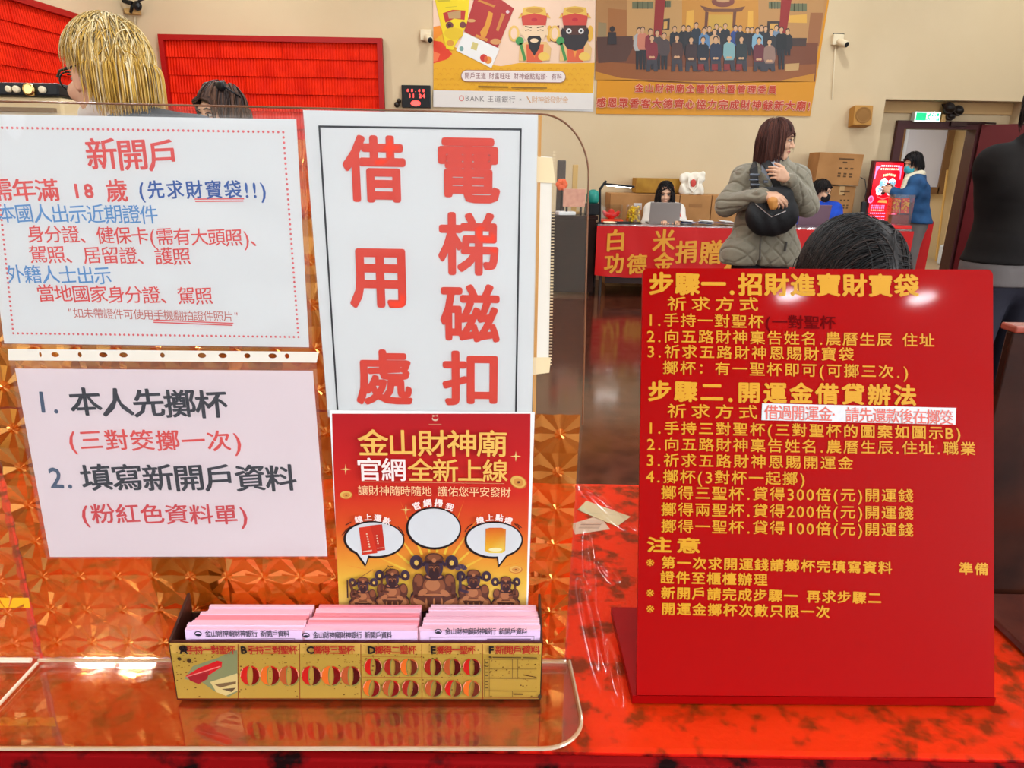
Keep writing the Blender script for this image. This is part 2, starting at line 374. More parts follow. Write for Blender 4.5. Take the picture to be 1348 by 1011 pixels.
cl = MB(); cl.tube([(dx1-dx0-.25, -.07, dzt+.05), (dx1-dx0-.02, -.16, dzt+.055), (dx1-dx0+.16, -.13, dzt+.05)], .012, 6); cl.box((dx1-dx0-.28, -.08, dzt+.04), (.2, .05, .05)); cl.build('door_closer', mat('closer_metal', S(60, 40, 36), .4, .6), dt)
# framed glass panel on the side room wall
SF = Fr((0, SY1, 0), (1, 0, 0), (0, -1, 0)); a = SF.uv(1190, 160); b = SF.uv(1233, 248)
wt = thing('window_1', 'tall brown framed window in the room beyond the door', 'window', ((a[0]+b[0])/2, SY1-.01, b[1])); wt['kind'] = 'structure'
W_, H_ = b[0]-a[0], 1.35
m_ = MB(); wallbox(m_, -W_/2-.09, -W_/2+.02, -.07, 0, -.09, H_+.08); wallbox(m_, W_/2-.02, W_/2+.09, -.07, 0, -.09, H_+.08); wallbox(m_, -W_/2, W_/2, -.07, 0, -.09, .02); wallbox(m_, -W_/2, W_/2, -.07, 0, H_-.02, H_+.08)
m_.build('window_frame', mat('brown_window_wood', S(128, 96, 66), .5), wt)
m_ = MB(); wallbox(m_, -W_/2, W_/2, -.03, -.012, 0, H_); m_.build('window_pane', mat('frosted_pane', S(190, 192, 205), .25, spec=.6, emit=.12), wt)
a = SF.uv(1178, 160); b = SF.uv(1189, 235)
m_ = MB(); wallbox(m_, a[0]-.15, b[0]-.06, SY1-.05, SY1-.01, b[1], a[1]+.6); structure(m_.build('window_2', mat('blue_white_pane', S(206, 214, 226), .3, emit=.12)))
# red boards on the walls
redb = mat('red_prayer_slips', S(240, 42, 6), .6, spec=.1, noise=(5, S(214, 28, 5), .3, .7))
nt = redb.node_tree; wv = nt.nodes.new('ShaderNodeTexWave'); wv.inputs['Scale'].default_value = 9; wv.inputs['Distortion'].default_value = .5; tc = nt.nodes.new('ShaderNodeTexCoord')
bp = nt.nodes.new('ShaderNodeBump'); bp.inputs['Strength'].default_value = .55; bp.inputs['Distance'].default_value = .02
nt.links.new(tc.outputs['Object'], wv.inputs['Vector']); nt.links.new(wv.outputs['Fac'], bp.inputs['Height']); nt.links.new(bp.outputs['Normal'], nt.nodes['Principled BSDF'].inputs['Normal'])
redf = mat('dark_red_board_frame', S(168, 14, 12), .45)
def slip_board(fr, u0, u1, v0, v1, label):
    f = Fr(fr.O+fr.U*(u0+u1)/2+fr.V*v0, fr.U, fr.N); t = thing('prayer_slip_board', label, 'wall board', m=f.m()); W, H = u1-u0, v1-v0
    b = MB(); wallbox(b, -W/2, W/2, 0, H, .002, .02); nrow = int(H/.2); rng = random.Random(3)
    for i in range(nrow):
        z0 = H-.05-(i+1)*.2; x = -W/2+.05
        while x < W/2-.08:
            ww = min(rng.uniform(.5, 1.2), W/2-.05-x); t0 = rng.uniform(.035, .05)
            b.add([(x, z0, .02), (x+ww, z0, .02), (x+ww, z0+.2, .02), (x, z0+.2, .02), (x, z0+.004, t0), (x+ww-.006, z0+.004, t0), (x+ww-.006, z0+.2, .024), (x, z0+.2, .024)],
                  [(4, 5, 6, 7), (0, 1, 5, 4), (1, 2, 6, 5), (3, 0, 4, 7)]); x += ww
    b.build('slip_rows', redb, t)
    e = MB()
    for x0, x1, y0, y1 in ((-W/2, W/2, H-.06, H), (-W/2, W/2, 0, .06), (-W/2, -W/2+.06, .06, H-.06), (W/2-.06, W/2, .06, H-.06)): wallbox(e, x0, x1, y0, y1, .001, .075)
    e.build('board_frame', redf, t); return t
a = WF.uv(211, 46); b = WF.uv(504, 50); slip_board(WF, a[0], b[0], .75, a[1], 'red board of paper slips on the back wall beside the black clock')
a = LF.uv(158, 38); slip_board(LF, a[0]-4.2, a[0], .75, a[1], 'red board of paper slips on the side wall behind the blond person')
# glowing window-shaped panels added on the side walls for frontal fill
for k, (sx, y) in enumerate(FILL_PANELS):
    if sx > 0: f = Fr((XR-.01, y, .9), (0, -1, 0), (-1, 0, 0))
    else: f = Fr(LF.O-LF.U*((YW-y)/LF.U.y)+LF.N*.01+Vector((0, 0, .9)), LF.U, LF.N)
    t = thing('window_%d' % (k+3), 'tall daylit window on the side wall behind the camera', 'window', m=f.m()); t['kind'] = 'structure'
    b = MB()
    for x in (-2.8, -.95, .95, 2.8): wallbox(b, x-.05, x+.05, 0, 2.8, 0, .08)
    for z in (0, 2.8): wallbox(b, -2.85, 2.85, z-.05, z+.05, 0, .08)
    b.build('window_frame', mat('brown_window_wood', S(128, 96, 66), .5), t)
    b = MB(); wallbox(b, -2.8, 2.8, 0, 2.8, .0, .02); b.build('window_pane', mat('daylit_pane', S(236, 240, 246), .3, emit=2.0), t)
# ceiling lamps
for i, (x, y) in enumerate(LAMPS):
    t = thing('ceiling_downlight', 'round white downlight in the hall ceiling', 'ceiling light', (x, y, CEIL), group='ceiling downlights'); b = MB(); b.lathe([(.2, -.0005), (.2, -.03), (.15, -.03), (.15, -.012)], n=24); b.build('lamp_ring', mat('white_enamel', S(235, 232, 225), .4), t)
    b = MB(); b.lathe([(.148, -.02), (.148, -.026), (.1, -.034)], n=24); b.build('lamp_lens', mat('lamp_lens', (1, .93, .83, 1), .4, emit=9), t)

# ================================================================ THE COUNTER
cp = [PZ(0, 988, ZC), PZ(720, 990, ZC)]; YFR = (cp[0].y+cp[1].y)/2
yb = PZ(800, 634, ZC).y
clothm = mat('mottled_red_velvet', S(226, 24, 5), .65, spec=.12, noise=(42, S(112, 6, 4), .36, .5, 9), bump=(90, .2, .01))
ct = thing('reception_counter', 'long red cloth covered reception counter across the front', 'counter', (0, YFR, 0)); D_ = yb-YFR
b = MB(); b.box((0, D_/2, ZC-.02), (3.4, D_-.012, .04), bev=.006); b.build('counter_top', clothm, ct)
b = MB(); b.box((0, -.001, (ZC-.002)/2), (3.4, .012, ZC-.002), bev=.002); b.build('front_skirt', mat('dark_red_skirt_velvet', S(128, 3, 6), .75, spec=.08, noise=(30, S(22, 3, 4), .36, .5, 6)), ct)  # front drop's shade put into a darker copy of the counter cloth
b = MB(); b.box((-1.65, D_/2, (ZC-.04)/2), (.04, D_-.06, ZC-.04)); b.box((1.65, D_/2, (ZC-.04)/2), (.04, D_-.06, ZC-.04)); b.box((0, D_*.6, .45), (3.26, D_*.6, .03)); b.build('carcass', mat('dark_wood', S(70, 38, 24), .4), ct)
# clear vinyl table cover with creases
vin = clear('clear_vinyl', (1, .97, .92, 1), .03, .15, haze=.12, hazecol=S(252, 112, 16), bump=(5, .12, .02, (1, .35, 1)))  # orange haze: the warm wall's reflection put into the vinyl's colour
def crease(x, y):
    h = .0014
    for x0, y0, x1, y1, a, s in VC:
        if abs(x-(x0+x1)/2) > .12+abs(x1-x0): continue
        dx, dy = x1-x0, y1-y0; t = max(0, min(1, ((x-x0)*dx+(y-y0)*dy)/(dx*dx+dy*dy))); d = math.hypot(x-x0-dx*t, y-y0-dy*t); h += a*math.exp(-(d/s)**2)*math.sin(math.pi*min(1, max(0, .06+.9*t)))
    return h
VC = []
for q in ((766, 765, 798, 908, .008, .006), (790, 742, 812, 772, .005, .005), (803, 845, 824, 935, .009, .007), (768, 642, 832, 702, .01, .009), (773, 700, 779, 800, .004, .005), (1315, 920, 1348, 960, .003, .01), (-40, 890, 60, 880, .002, .01)):
    p0, p1 = PZ(q[0], q[1], ZC), PZ(q[2], q[3], ZC); VC.append((p0.x, p0.y, p1.x, p1.y, q[4], q[5]))
xs = sorted(set([round(-1.15+.0115*i, 5) for i in range(201)]+[round(.03+.0013*i, 5) for i in range(150)])); nx, ny = len(xs)-1, 260; vv = []; ff = []
for j in range(ny+1):
    for i in range(nx+1):
        x = xs[i]; y = YFR+.004+(D_-.02)*j/ny; vv.append((x, y, ZC+crease(x, y)))
ff = [(j*(nx+1)+i, j*(nx+1)+i+1, (j+1)*(nx+1)+i+1, (j+1)*(nx+1)+i) for j in range(ny) for i in range(nx)]
vo = MB().add(vv, ff).build('table_cover', vin, smooth=True); tag(vo, 'creased clear vinyl sheet spread over the red counter cloth', 'table cover')

# ================================================================ THE SHIELDS
ZP = ZC+.006
A_, B_ = PZ(54, 868, ZP), PZ(745, 870, ZP); U_ = (B_-A_); U_.z = 0; U_.normalize(); N_ = U_.cross(Vector((0, 0, 1)))
PF = Fr(A_, U_, N_)
acr = clear('clear_acrylic', (.975, .965, .945, 1), .03, .015, haze=.014, hazecol=S(230, 200, 160))
acr_base = clear('acrylic_base', (.98, .9, .82, 1), .03, .03, haze=.045, hazecol=S(240, 112, 48), bump=(12, .05, .01))  # slight diffuse haze stands in for the pale walls mirrored in the plate
edgem = clear('acrylic_edge', (.75, .6, .45, 1), .25, .1, haze=.6, hazecol=S(226, 190, 150))
film = clear('gold_film', (.96, .60, .26, 1), .18, .11, haze=.34, hazecol=S(226, 108, 22), glosscol=S(255, 200, 110), transl=.5)
def facets(u0, u1, v0, v1, s=.0385, amp=.0022, keep=lambda u, v: True):
    V = []; F = []
    nu, nv = max(1, round((u1-u0)/s)), max(1, round((v1-v0)/s)); su, sv = (u1-u0)/nu, (v1-v0)/nv
    for j in range(nv):
        for i in range(nu):
            cx, cy = u0+(i+.5)*su, v0+(j+.5)*sv
            if not keep(cx, cy): continue
            b = len(V); V.append((cx, cy, amp*.8)); h = s/2
            for k in range(16):
                a = 2*math.pi*k/16; c, q = math.cos(a), math.sin(a); r = h/max(abs(c), abs(q)); V.append((cx+c*r*su/s, cy+q*r*sv/s, amp if k % 2 else 0.0))
            for k in range(16): F.append((b, b+1+k, b+1+(k+1) % 16))
            # small rosette hub
            b2 = len(V)
            for k in range(16):
                a = 2*math.pi*(k+.5)/16; V.append((cx+math.cos(a)*h*.3, cy+math.sin(a)*h*.3, amp*(1.25 if k % 2 else .5)))
            V.append((cx, cy, amp*1.6))
            for k in range(16): F.append((b2+16, b2+k, b2+(k+1) % 16))
    return MB().add(V, F)
def outline_prism(pts, z0, z1): return MB().prism(pts, z0, z1)
st = thing('acrylic_shield', 'clear acrylic counter shield with gold star film holding notices and pink forms', 'shield', m=PF.m())
ub = PF.uv(745, 870)[0]; vt = PF.uv(100, 135)[1]
pts = [(.002, 0), (ub, 0), PF.uv(767, 560), PF.uv(775, 236)]
c_ = PF.uv(712, 150); e_ = PF.uv(775, 236)
for k in range(1, 12):
    a = k/12*math.pi/2; pts.append((c_[0]+(e_[0]-c_[0])*math.cos(a), e_[1]+(c_[1]-e_[1])*math.sin(a)))
pts += [c_, PF.uv(400, 142), (.002, vt)]
outline_prism(pts, -.003, 0).build('upright_panel', acr, st)
em = MB(); em.tube([(p[0], p[1], -.0015) for p in pts[2:]], .0009, 6); em.build('panel_edge', mat('amber_edge', S(120, 74, 44), .3), st)
vf = PF.uv(730, 545)[1]; uL = PF.uv(432, 300)[0]
fm = facets(.004, ub-.002, .004, vf, keep=lambda u, v: True)
kx = PF.uv(766, 560)[0]/ub-1
fm.v = [(x*(1+kx*y/vf), y, z) for x, y, z in fm.v]
fo = fm.build('star_film', film, st); fo.location = (0, 0, .0002)
f2 = facets(.004, uL, vf+.002, PF.uv(300, 182)[1]); f2 = f2.build('star_film', film, st); f2.location = (0, 0, .0002)
# base plate lying in front of the panel, rounded corner
fr_ = [PZ(0, 980, ZP), PZ(720, 983, ZP)]; dpt = (A_-fr_[1]).dot(-N_)*1.0
dpt = abs((fr_[1]-A_).dot(N_)); rr = .04
bp_ = [(.002, .002), (ub+.004, .002)]
for k in range(0, 9):
    a = k/8*math.pi/2; bp_.append((ub+.008-rr+rr*math.cos(a), -(dpt-rr)-rr*math.sin(a)))
bp_ += [(.002, -dpt)]
o = MB().prism(bp_, -.0045, 0).build('base_plate', acr_base, st); o.rotation_euler = (R(-90), 0, 0); o.scale = (1, 1, 1)
o.matrix_local = Matrix(((1, 0, 0, 0), (0, 0, 1, 0), (0, -1, 0, 0), (0, 0, 0, 1)))
ed = MB(); q = [(p[0], -.0022, -p[1]) for p in bp_[1:]]; ed.tube(q, .0022, 6); ed.tube([(0, .002, .004), (ub, .002, .004)], .0022, 6); ed.build('base_edge', edgem, st)
# neighbouring shield to the left
s2 = thing('acrylic_shield', 'partly seen acrylic shield with amber film, left of the shield holding the forms', 'shield', m=Matrix.Translation(A_) @ Matrix(((U_.x, 0, N_.x, 0), (U_.y, 0, N_.y, 0), (0, 1, 0, 0), (0, 0, 0, 1))))
Wl = .42
outline_prism([(-Wl, 0), (-.003, 0), (-.003, vt), (-Wl, vt)], -.003, 0).build('upright_panel', acr, s2)
film2 = clear('amber_film', (.98, .66, .34, 1), .14, .13, haze=.33, hazecol=S(230, 118, 34), glosscol=S(255, 214, 140), transl=.5)
o = facets(-Wl+.01, -.004, .004, PF.uv(300, 182)[1]).build('star_film', film2, s2); o.location = (0, 0, .0002)
o = MB().prism([(-Wl, .002), (-.003, .002), (-.003, -dpt), (-Wl, -dpt)], -.0045, 0).build('base_plate', acr_base, s2)
o.matrix_local = Matrix(((1, 0, 0, 0), (0, 0, 1, 0), (0, -1, 0, 0), (0, 0, 0, 1)))
ed = MB(); ed.tube([(-Wl, .002, .004), (-.008, .002, .004)], .003, 6); ed.tube([(-.002, -.002, .004), (-.002, -.002, dpt)], .0022, 6); ed.tube([(-Wl, -.0022, dpt), (-.003, -.0022, dpt)], .0022, 6); ed.build('base_edge', mat('pale_acrylic_edge', S(226, 206, 186), .2), s2)
a = PF.uv(-20, 792); b = PF.uv(36, 785)
MB().prism([(-Wl+.02, a[1]-.006), (PF.uv(40, 792)[0], a[1]-.006), (PF.uv(39, 786)[0], a[1]+.006), (-Wl+.02, a[1]+.006)], .0016, .002).build('tape_strip', mat('yellow_tape', S(232, 168, 30), .35), s2)

# ================================================================ NOTICES ON THE SHIELD
papm = mat('white_paper', S(226, 226, 226), .55, spec=.3)
sleeve = clear('plastic_sleeve', (.99, .99, .985, 1), .035, .08, haze=.035, bump=(9, .5, .03, (1, .6, 1)))
redi = mat('red_ink', S(226, 70, 66), .5); blui = mat('blue_ink', S(84, 142, 200), .5); navy = mat('navy_pen', S(34, 84, 160), .5); brn = mat('brick_red_ink', S(196, 96, 84), .5)
blki = mat('black_ink', S(38, 40, 52), .5); slate = mat('slate_ink', S(62, 82, 110), .5); red2 = mat('crimson_ink', S(214, 62, 68), .5)
def paper(fr, quad, parent, m, name='paper_sheet', th=.0003):
    return MB().prism([fr.uv(*q) for q in quad], 0, th).build(name, m, parent)
def film_over(fr, quad, parent, z, m=sleeve, name='plastic_sleeve'):
    a, b, c, d = [Vector((*fr.uv(*q), 0)) for q in quad]; V = []; n = 40; rng = random.Random(5)
    for j in range(n+1):
        for i in range(n+1):
            s, t = i/n, j/n; p = (a*(1-s)+b*s)*(1-t)+(d*(1-s)+c*s)*t; k = min(s, 1-s, t, 1-t)
            V.append((p.x, p.y, z+.0016*min(1, k*14)*(.5+.5*math.sin(s*9+2*math.sin(t*7))*math.sin(t*6+s*3))))
    F = [(j*(n+1)+i, (j+1)*(n+1)+i, (j+1)*(n+1)+i+1, j*(n+1)+i+1) for j in range(n) for i in range(n)]
    return MB().add(V, F).build(name, m, parent, True)
# --- white notice with a dotted border
f1 = PF.sub(200, 452, .004)
n1 = thing('notice_sheet', 'white sleeved notice with dotted red border and mixed red and blue text', 'notice', m=f1.m())
paper(f1, [(-36, 150), (390, 157), (407, 457), (6, 452)], n1, papm)
L = lambda *a, **k: line(f1, *a, **k)
L('新開戶', 114, 203, 235, 206, 38, redi, n1, kai=.02); L('需年滿', -14, 250, 78, 251, 27, redi, n1, kai=.02); L('18', 93, 251, 125, 251, 20, redi, n1, bold=.035)
L('歲', 140, 251, 168, 252, 28, redi, n1, kai=.02); L('(先求財寶袋!!)', 181, 250, 352, 250, 22, navy, n1, wr=.95, kai=.02, name='handwritten_line')
L('本國人出示近期證件', -3, 281, 208, 283, 23, blui, n1, kai=.007); L('身分證、健保卡(需有大頭照)、', 36, 308, 352, 314, 21, redi, n1, kai=.007)
L('駕照、居留證、護照', 39, 335, 251, 338, 21, redi, n1, kai=.007); L('外籍人士出示', 9, 361, 147, 363, 22, blui, n1, kai=.007)
L('當地國家身分證、駕照', 49, 386, 280, 390, 21, redi, n1, kai=.007); L('"如未帶證件可使用手機翻拍證件照片"', 89, 412, 315, 417, 12.5, brn, n1)
ar = Art(); W2 = .0011
ar.stroke([f1.uv(257, 262), f1.uv(321, 261.5)], W2, S(226, 80, 80)); ar.stroke([f1.uv(258, 265), f1.uv(320, 264.5)], W2, S(226, 80, 80))
ar.stroke([f1.uv(203, 421), f1.uv(307, 425.5)], W2, S(226, 80, 80)); ar.stroke([f1.uv(203, 424), f1.uv(306, 428)], W2, S(226, 80, 80)); ar.build('pen_underline', n1, z=.0004)
ar = Art(0); P4 = [f1.uv(-10, 168), f1.uv(373, 174), f1.uv(393, 443.5), f1.uv(18, 438.6)]
for a, b in zip(P4, P4[1:]+P4[:1]):
    n = int(math.hypot(b[0]-a[0], b[1]-a[1])/.0042)
    for k in range(n): ar.ell(a[0]+(b[0]-a[0])*k/n, a[1]+(b[1]-a[1])*k/n, .0011, .0011, S(226, 96, 100), 8)
ar.build('dotted_border', n1, z=.0005)
film_over(f1, [(-40, 147), (401, 153), (412, 459), (4, 456)], n1, .0012)
# --- pinkish instructions sheet in a punched pocket
f2_ = PF.sub(245, 730, .004)
n2 = thing('notice_sheet', 'pale pink sleeved notice with numbered black and red brush text', 'notice', m=f2_.m())
paper(f2_, [(20, 485), (412, 488), (431, 732), (66, 733)], n2, mat('pale_pink_paper', S(233, 215, 219), .55, spec=.3))
L = lambda *a, **k: line(f2_, *a, **k)
L('1.', 46, 528, 80, 530, 30, slate, n2, bold=.02); L('本人先擲杯', 92, 529, 299, 533, 34, blki, n2, kai=.022); L('(三對筊擲一次)', 88, 579, 320, 581, 25, redi, n2, kai=.016)
L('2.', 64, 628, 98, 629, 29, slate, n2, bold=.02); L('填寫新開戶資料', 107, 629, 390, 630, 32, blki, n2, kai=.022); L('(粉紅色資料單)', 105, 676, 328, 678, 24, red2, n2, kai=.016)
film_over(f2_, [(13, 474), (417, 478), (432, 733), (62, 735)], n2, .0012)
def holed_strip(fr, quad, holes, parent, m, name, z):
    cu = bpy.data.curves.new('strip', 'CURVE'); cu.dimensions = '2D'; cu.fill_mode = 'BOTH'
    def sp(pts):
        s = cu.splines.new('POLY'); s.points.add(len(pts)-1); s.use_cyclic_u = True
        for p, q in zip(s.points, pts): p.co = (q[0], q[1], 0, 1)
    sp([fr.uv(*q) for q in quad])
    for x, y, rx, ry in holes:
        c = fr.uv(x, y); e = fr.uv(x+rx, y)[0]-c[0]; g = c[1]-fr.uv(x, y+ry)[1]; sp([(c[0]+e*math.cos(2*math.pi*k/16), c[1]+g*math.sin(2*math.pi*k/16)) for k in range(16)])
    o = bpy.data.objects.new('t', cu); COL.objects.link(o); me = bpy.data.meshes.new_from_object(o.evaluated_get(bpy.context.evaluated_depsgraph_get())); bpy.data.objects.remove(o)
    me.materials.clear(); o = link(name, me, m, parent); o.location = (0, 0, z); return o
hx = [(158, 1.6), (215, 5), (310, 2.5), (400, 5.5), (478, 5.5), (628, 3), (780, 5.5), (860, 5.5), (955, 4), (1052, 5.5), (1108, 3)]
holed_strip(f2_, [(11, 459), (420, 463), (417, 477), (12, 474)], [(x/2.93, 466+x/2.93*.006, r, 3.2) for x, r in hx], n2, mat('milky_strip', S(222, 212, 198), .4, spec=.2), 'punched_strip', .0008)
# --- tall sign with big red characters
f3 = PF.sub(566, 547, .0042)
n3 = thing('notice_sheet', 'tall white sign with seven big red characters in black border', 'notice', m=f3.m())
paper(f3, [(399, 145), (708, 151), (700, 546), (432, 549)], n3, papm)
big = mat('vermilion_ink', S(226, 62, 40), .5)
def bigchar(ch, cx, cy, w, h):
    v, _f = glyph(ch); gw = (v[:, 0].max()-v[:, 0].min())+.06; gh = (v[:, 1].max()-v[:, 1].min())+.06; ox = (v[:, 0].max()+v[:, 0].min())/2; oy = (v[:, 1].max()+v[:, 1].min())/2
    c = f3.uv(cx, cy); ww = f3.uv(cx+w/2, cy)[0]-f3.uv(cx-w/2, cy)[0]; hh = f3.uv(cx, cy-h/2)[1]-f3.uv(cx, cy+h/2)[1]; sx, sy = ww/gw, hh/gh
    link('large_character', letters([(ch, c[0]-ox*sx, c[1]-oy*sy, sx, sy, 0)], bold=.03, z=.0005), big, n3)
for q in (('借', 492.8, 222.7, 83, 89), ('用', 497, 367, 75, 79), ('處', 505.6, 496.7, 75, 73), ('電', 617.9, 225, 82, 86), ('梯', 616.6, 321.4, 80, 83), ('磁', 619, 412.4, 79, 77), ('扣', 618.7, 498, 73, 72)): bigchar(*q)
ar = Art(); ar.stroke([f3.uv(445, 547), f3.uv(420.5, 166.5), f3.uv(685.5, 170.5), f3.uv(679, 546)], .0017, S(30, 32, 40)); ar.build('border_line', n3, z=.0005)
film_over(f3, [(397, 143), (711, 150), (704, 547), (431, 551)], n3, .0009, clear('glossy_laminate', (.99, .99, .985, 1), .04, .06, haze=.02, bump=(4, .25, .03)))
# milky strip with tape beside the sign
f4 = PF.sub(716, 490, .001)
n4 = thing('plastic_strip', 'milky perforated plastic strip taped upright beside the tall white sign', 'plastic strip', m=f4.m())
MB().prism([f4.uv(*q) for q in ((706, 205), (727, 207), (722, 488), (701, 488))], 0, .0006).build('strip_body', mat('milky_strip', S(240, 232, 222), .35), n4)
b = MB()
for k in range(70):
    y = 200+k*4.05; x = 729.5-(k*4.05)*.0185; p = f4.uv(x, y); b.box((p[0], p[1], .0008), (.0028, .0011, .0008))
b.build('perforated_edge', mat('clear_teeth', S(200, 176, 140), .3), n4)
tapem = mat('masking_tape', S(226, 200, 158), .6)
MB().prism([f4.uv(*q) for q in ((704, 206), (727, 208), (731, 241), (704, 240))], .001, .0014).build('masking_tape', tapem, n4)
MB().prism([f4.uv(*q) for q in ((700, 470), (725, 470), (723, 490), (701, 493))], .001, .0014).build('masking_tape', tapem, n4)
MB().prism([f4.uv(*q) for q in ((709, 152), (713, 152), (705, 545), (701, 545))], .0004, .0008).build('tape_line', mat('amber_tape', S(196, 140, 72), .4), n4)

# ---------------------------------------------------------------- drawing helper that reads positions off a picture grid laid on the frame
class PA(Art):
    def __init__(s, fr, ox, oy, k, eps=.000012): super().__init__(eps); s.fr = fr; s.ox = ox; s.oy = oy; s.k_ = k
    def P(s, x, y): return s.fr.uv(s.ox+x/s.k_, s.oy+y/s.k_)
    def pp(s, pts, col, cols=None): return s.poly([s.P(*p) for p in pts], col, cols)
    def pe(s, x, y, rx, ry, col, n=20, a0=0, a1=360, rot=0):
        c = s.P(x, y); e = s.P(x+10, y); g = s.P(x, y-10); return s.ell(c[0], c[1], rx*abs(e[0]-c[0])/10, ry*abs(g[1]-c[1])/10, col, n, a0, a1, rot)
    def ps(s, pts, w, col): c = s.P(0, 0); e = s.P(10, 0); return s.stroke([s.P(*p) for p in pts], w*abs(e[0]-c[0])/10, col)
    def text(s, t, x0, y0, x1, y1, h, m, parent, **k): return line(s.fr, t, s.ox+x0/s.k_, s.oy+y0/s.k_, s.ox+x1/s.k_, s.oy+y1/s.k_, h/s.k_, m, parent, **k)
# --- red temple poster
f5 = PF.sub(570, 800, .0068)
n5 = thing('temple_poster', 'red and gold poster with speech bubbles and bronze seated figures', 'poster', m=f5.m())
low = PF.uv(570, 862)[1]-PF.uv(570, 800)[1]
A = PA(f5, 420, 530, 3.61)
q = [A.P(50, 35), A.P(1025, 45), A.P(990, 1010), A.P(99, 1010)]
q[2] = (q[2][0], low); q[3] = (q[3][0], low)
MB().prism(q, 0, .0003).build('paper_sheet', mat('poster_paper', S(226, 224, 222), .4), n5)
cR, cO, cY = S(198, 22, 26), S(232, 84, 26), S(244, 196, 40)
rows = [(52, 62, 1005, S(190, 20, 30)), (240, 67, 1003, S(206, 26, 28)), (430, 74, 998, S(220, 44, 28)), (600, 80, 994, S(232, 88, 32)), (740, 86, 990, S(240, 150, 48)), (860, 91, 988, S(244, 196, 70)), (1000, 96, 984, S(240, 196, 110))]
for (y0, a0, b0, c0), (y1, a1, b1, c1) in zip(rows[:-1], rows[1:]): A.poly([A.P(a0, y0), A.P(b0, y0), A.P(b1, y1), A.P(a1, y1)], c0, [c0, c0, c1, c1], step=False)
A.k += 1
A.poly([A.P(96, 1000), A.P(984, 1000), (A.P(976, 1000)[0], low+.004), (A.P(104, 1000)[0], low+.004)], S(226, 160, 90))
for a in range(-70, 250, 14):                 # printed sun rays
    c = (545, 860); r0, r1 = 150, 430; d = 2.2
    P_ = [(c[0]+r0*math.cos(R(a-d)), c[1]-r0*math.sin(R(a-d))), (c[0]+r1*math.cos(R(a)), c[1]-r1*math.sin(R(a))), (c[0]+r0*math.cos(R(a+d)), c[1]-r0*math.sin(R(a+d)))]
    P_ = [(min(980, max(95, x)), min(985, y)) for x, y in P_]; A.poly([A.P(*p) for p in P_], cY, [S(248, 208, 70), S(238, 110, 40), S(248, 208, 70)], step=False)
A.k += 1
A.pe(552, 76, 15, 11, S(232, 200, 170)); A.pe(552, 70, 12, 9, S(196, 24, 28)); A.ps([(540, 58), (564, 66)], 3, S(232, 190, 160)); A.ps([(564, 58), (540, 66)], 3, S(232, 190, 160)); A.ps([(524, 103), (580, 103)], 5, S(214, 130, 100))
A.ps([(205, 374), (880, 384)], 2.5, S(224, 170, 120))
for x, y, r in ((127, 316, 26), (935, 254, 26), (413, 508, 26)):
    for k in range(4):
        a = k*math.pi/2; A.pp([(x+r*math.cos(a), y-r*math.sin(a)), (x+5*math.cos(a+.78), y-5*math.sin(a+.78)), (x, y), (x+5*math.cos(a-.78), y-5*math.sin(a-.78))], S(252, 214, 130))
for x, y, rx, ry, rot in ((948, 377, 42, 30, -.5), (130, 438, 31, 19, .1), (935, 792, 32, 18, 0)):
    A.pe(x, y, rx, ry, S(214, 120, 50), rot=rot); A.pe(x-2, y-2, rx*.9, ry*.88, S(240, 186, 92), rot=rot); A.pe(x, y, rx*.6, ry*.6, S(224, 150, 70), rot=rot); A.pe(x, y, rx*.22, ry*.24, S(120, 50, 30), 4, rot=rot)
def bubble(x, y, rx, ry, tail):
    A.pe(x, y, rx+9, ry+9, S(34, 20, 20), 40)
    if tail: A.pp([(tail[0]-9, tail[1]-ry*.0-6), (tail[2]-2, tail[3]+8), (tail[4]+8, tail[5]-4)], S(34, 20, 20))
    A.pe(x+2, y-2, rx, ry, S(228, 228, 230), 40)
    if tail: A.pp([(tail[0], tail[1]-10), (tail[2], tail[3]-6), (tail[4], tail[5]-10)], S(228, 228, 230))
bubble(262, 650, 136, 80, (168, 700, 222, 772, 236, 728)); bubble(545, 597, 122, 92, None); bubble(830, 652, 130, 80, (850, 728, 855, 774, 905, 712))
for pts in (((112, 626), (132, 600), (150, 588)), ((128, 580), (152, 566)), ((405, 628), (392, 605), (376, 588)), ((694, 610), (708, 590), (728, 574)), ((955, 600), (945, 586), (930, 574)), ((962, 592), (940, 574))): A.ps(pts, 4, S(40, 22, 20))
A.pp([(242, 582), (300, 576), (315, 698), (262, 706)], S(206, 48, 30)); A.pp([(190, 592), (245, 584), (278, 712), (206, 722)], S(222, 58, 34))
for k in range(6): A.pe(228+k*2.5, 622+k*12, 4.5, 4.5, S(240, 200, 170), 6)
for k in range(4): A.pe(275+k*2, 630+k*12, 4, 4, S(240, 200, 170), 6)
A.ps([(212, 706), (250, 700)], 7, S(240, 200, 180)); A.ps([(278, 690), (308, 686)], 3, S(240, 180, 150))
A.pp([(792, 598), (812, 592), (868, 592), (888, 600), (885, 700), (870, 712), (808, 712), (790, 702)], cO, [S(226, 110, 30), S(230, 96, 30), S(230, 96, 30), S(226, 110, 30), S(248, 190, 50), S(250, 220, 90), S(250, 220, 90), S(248, 190, 50)])
A.pe(838, 696, 32, 9, S(255, 240, 180))
B0, B1, B2, B3, B4 = S(56, 32, 34), S(92, 50, 36), S(140, 80, 50), S(184, 116, 74), S(66, 48, 66)
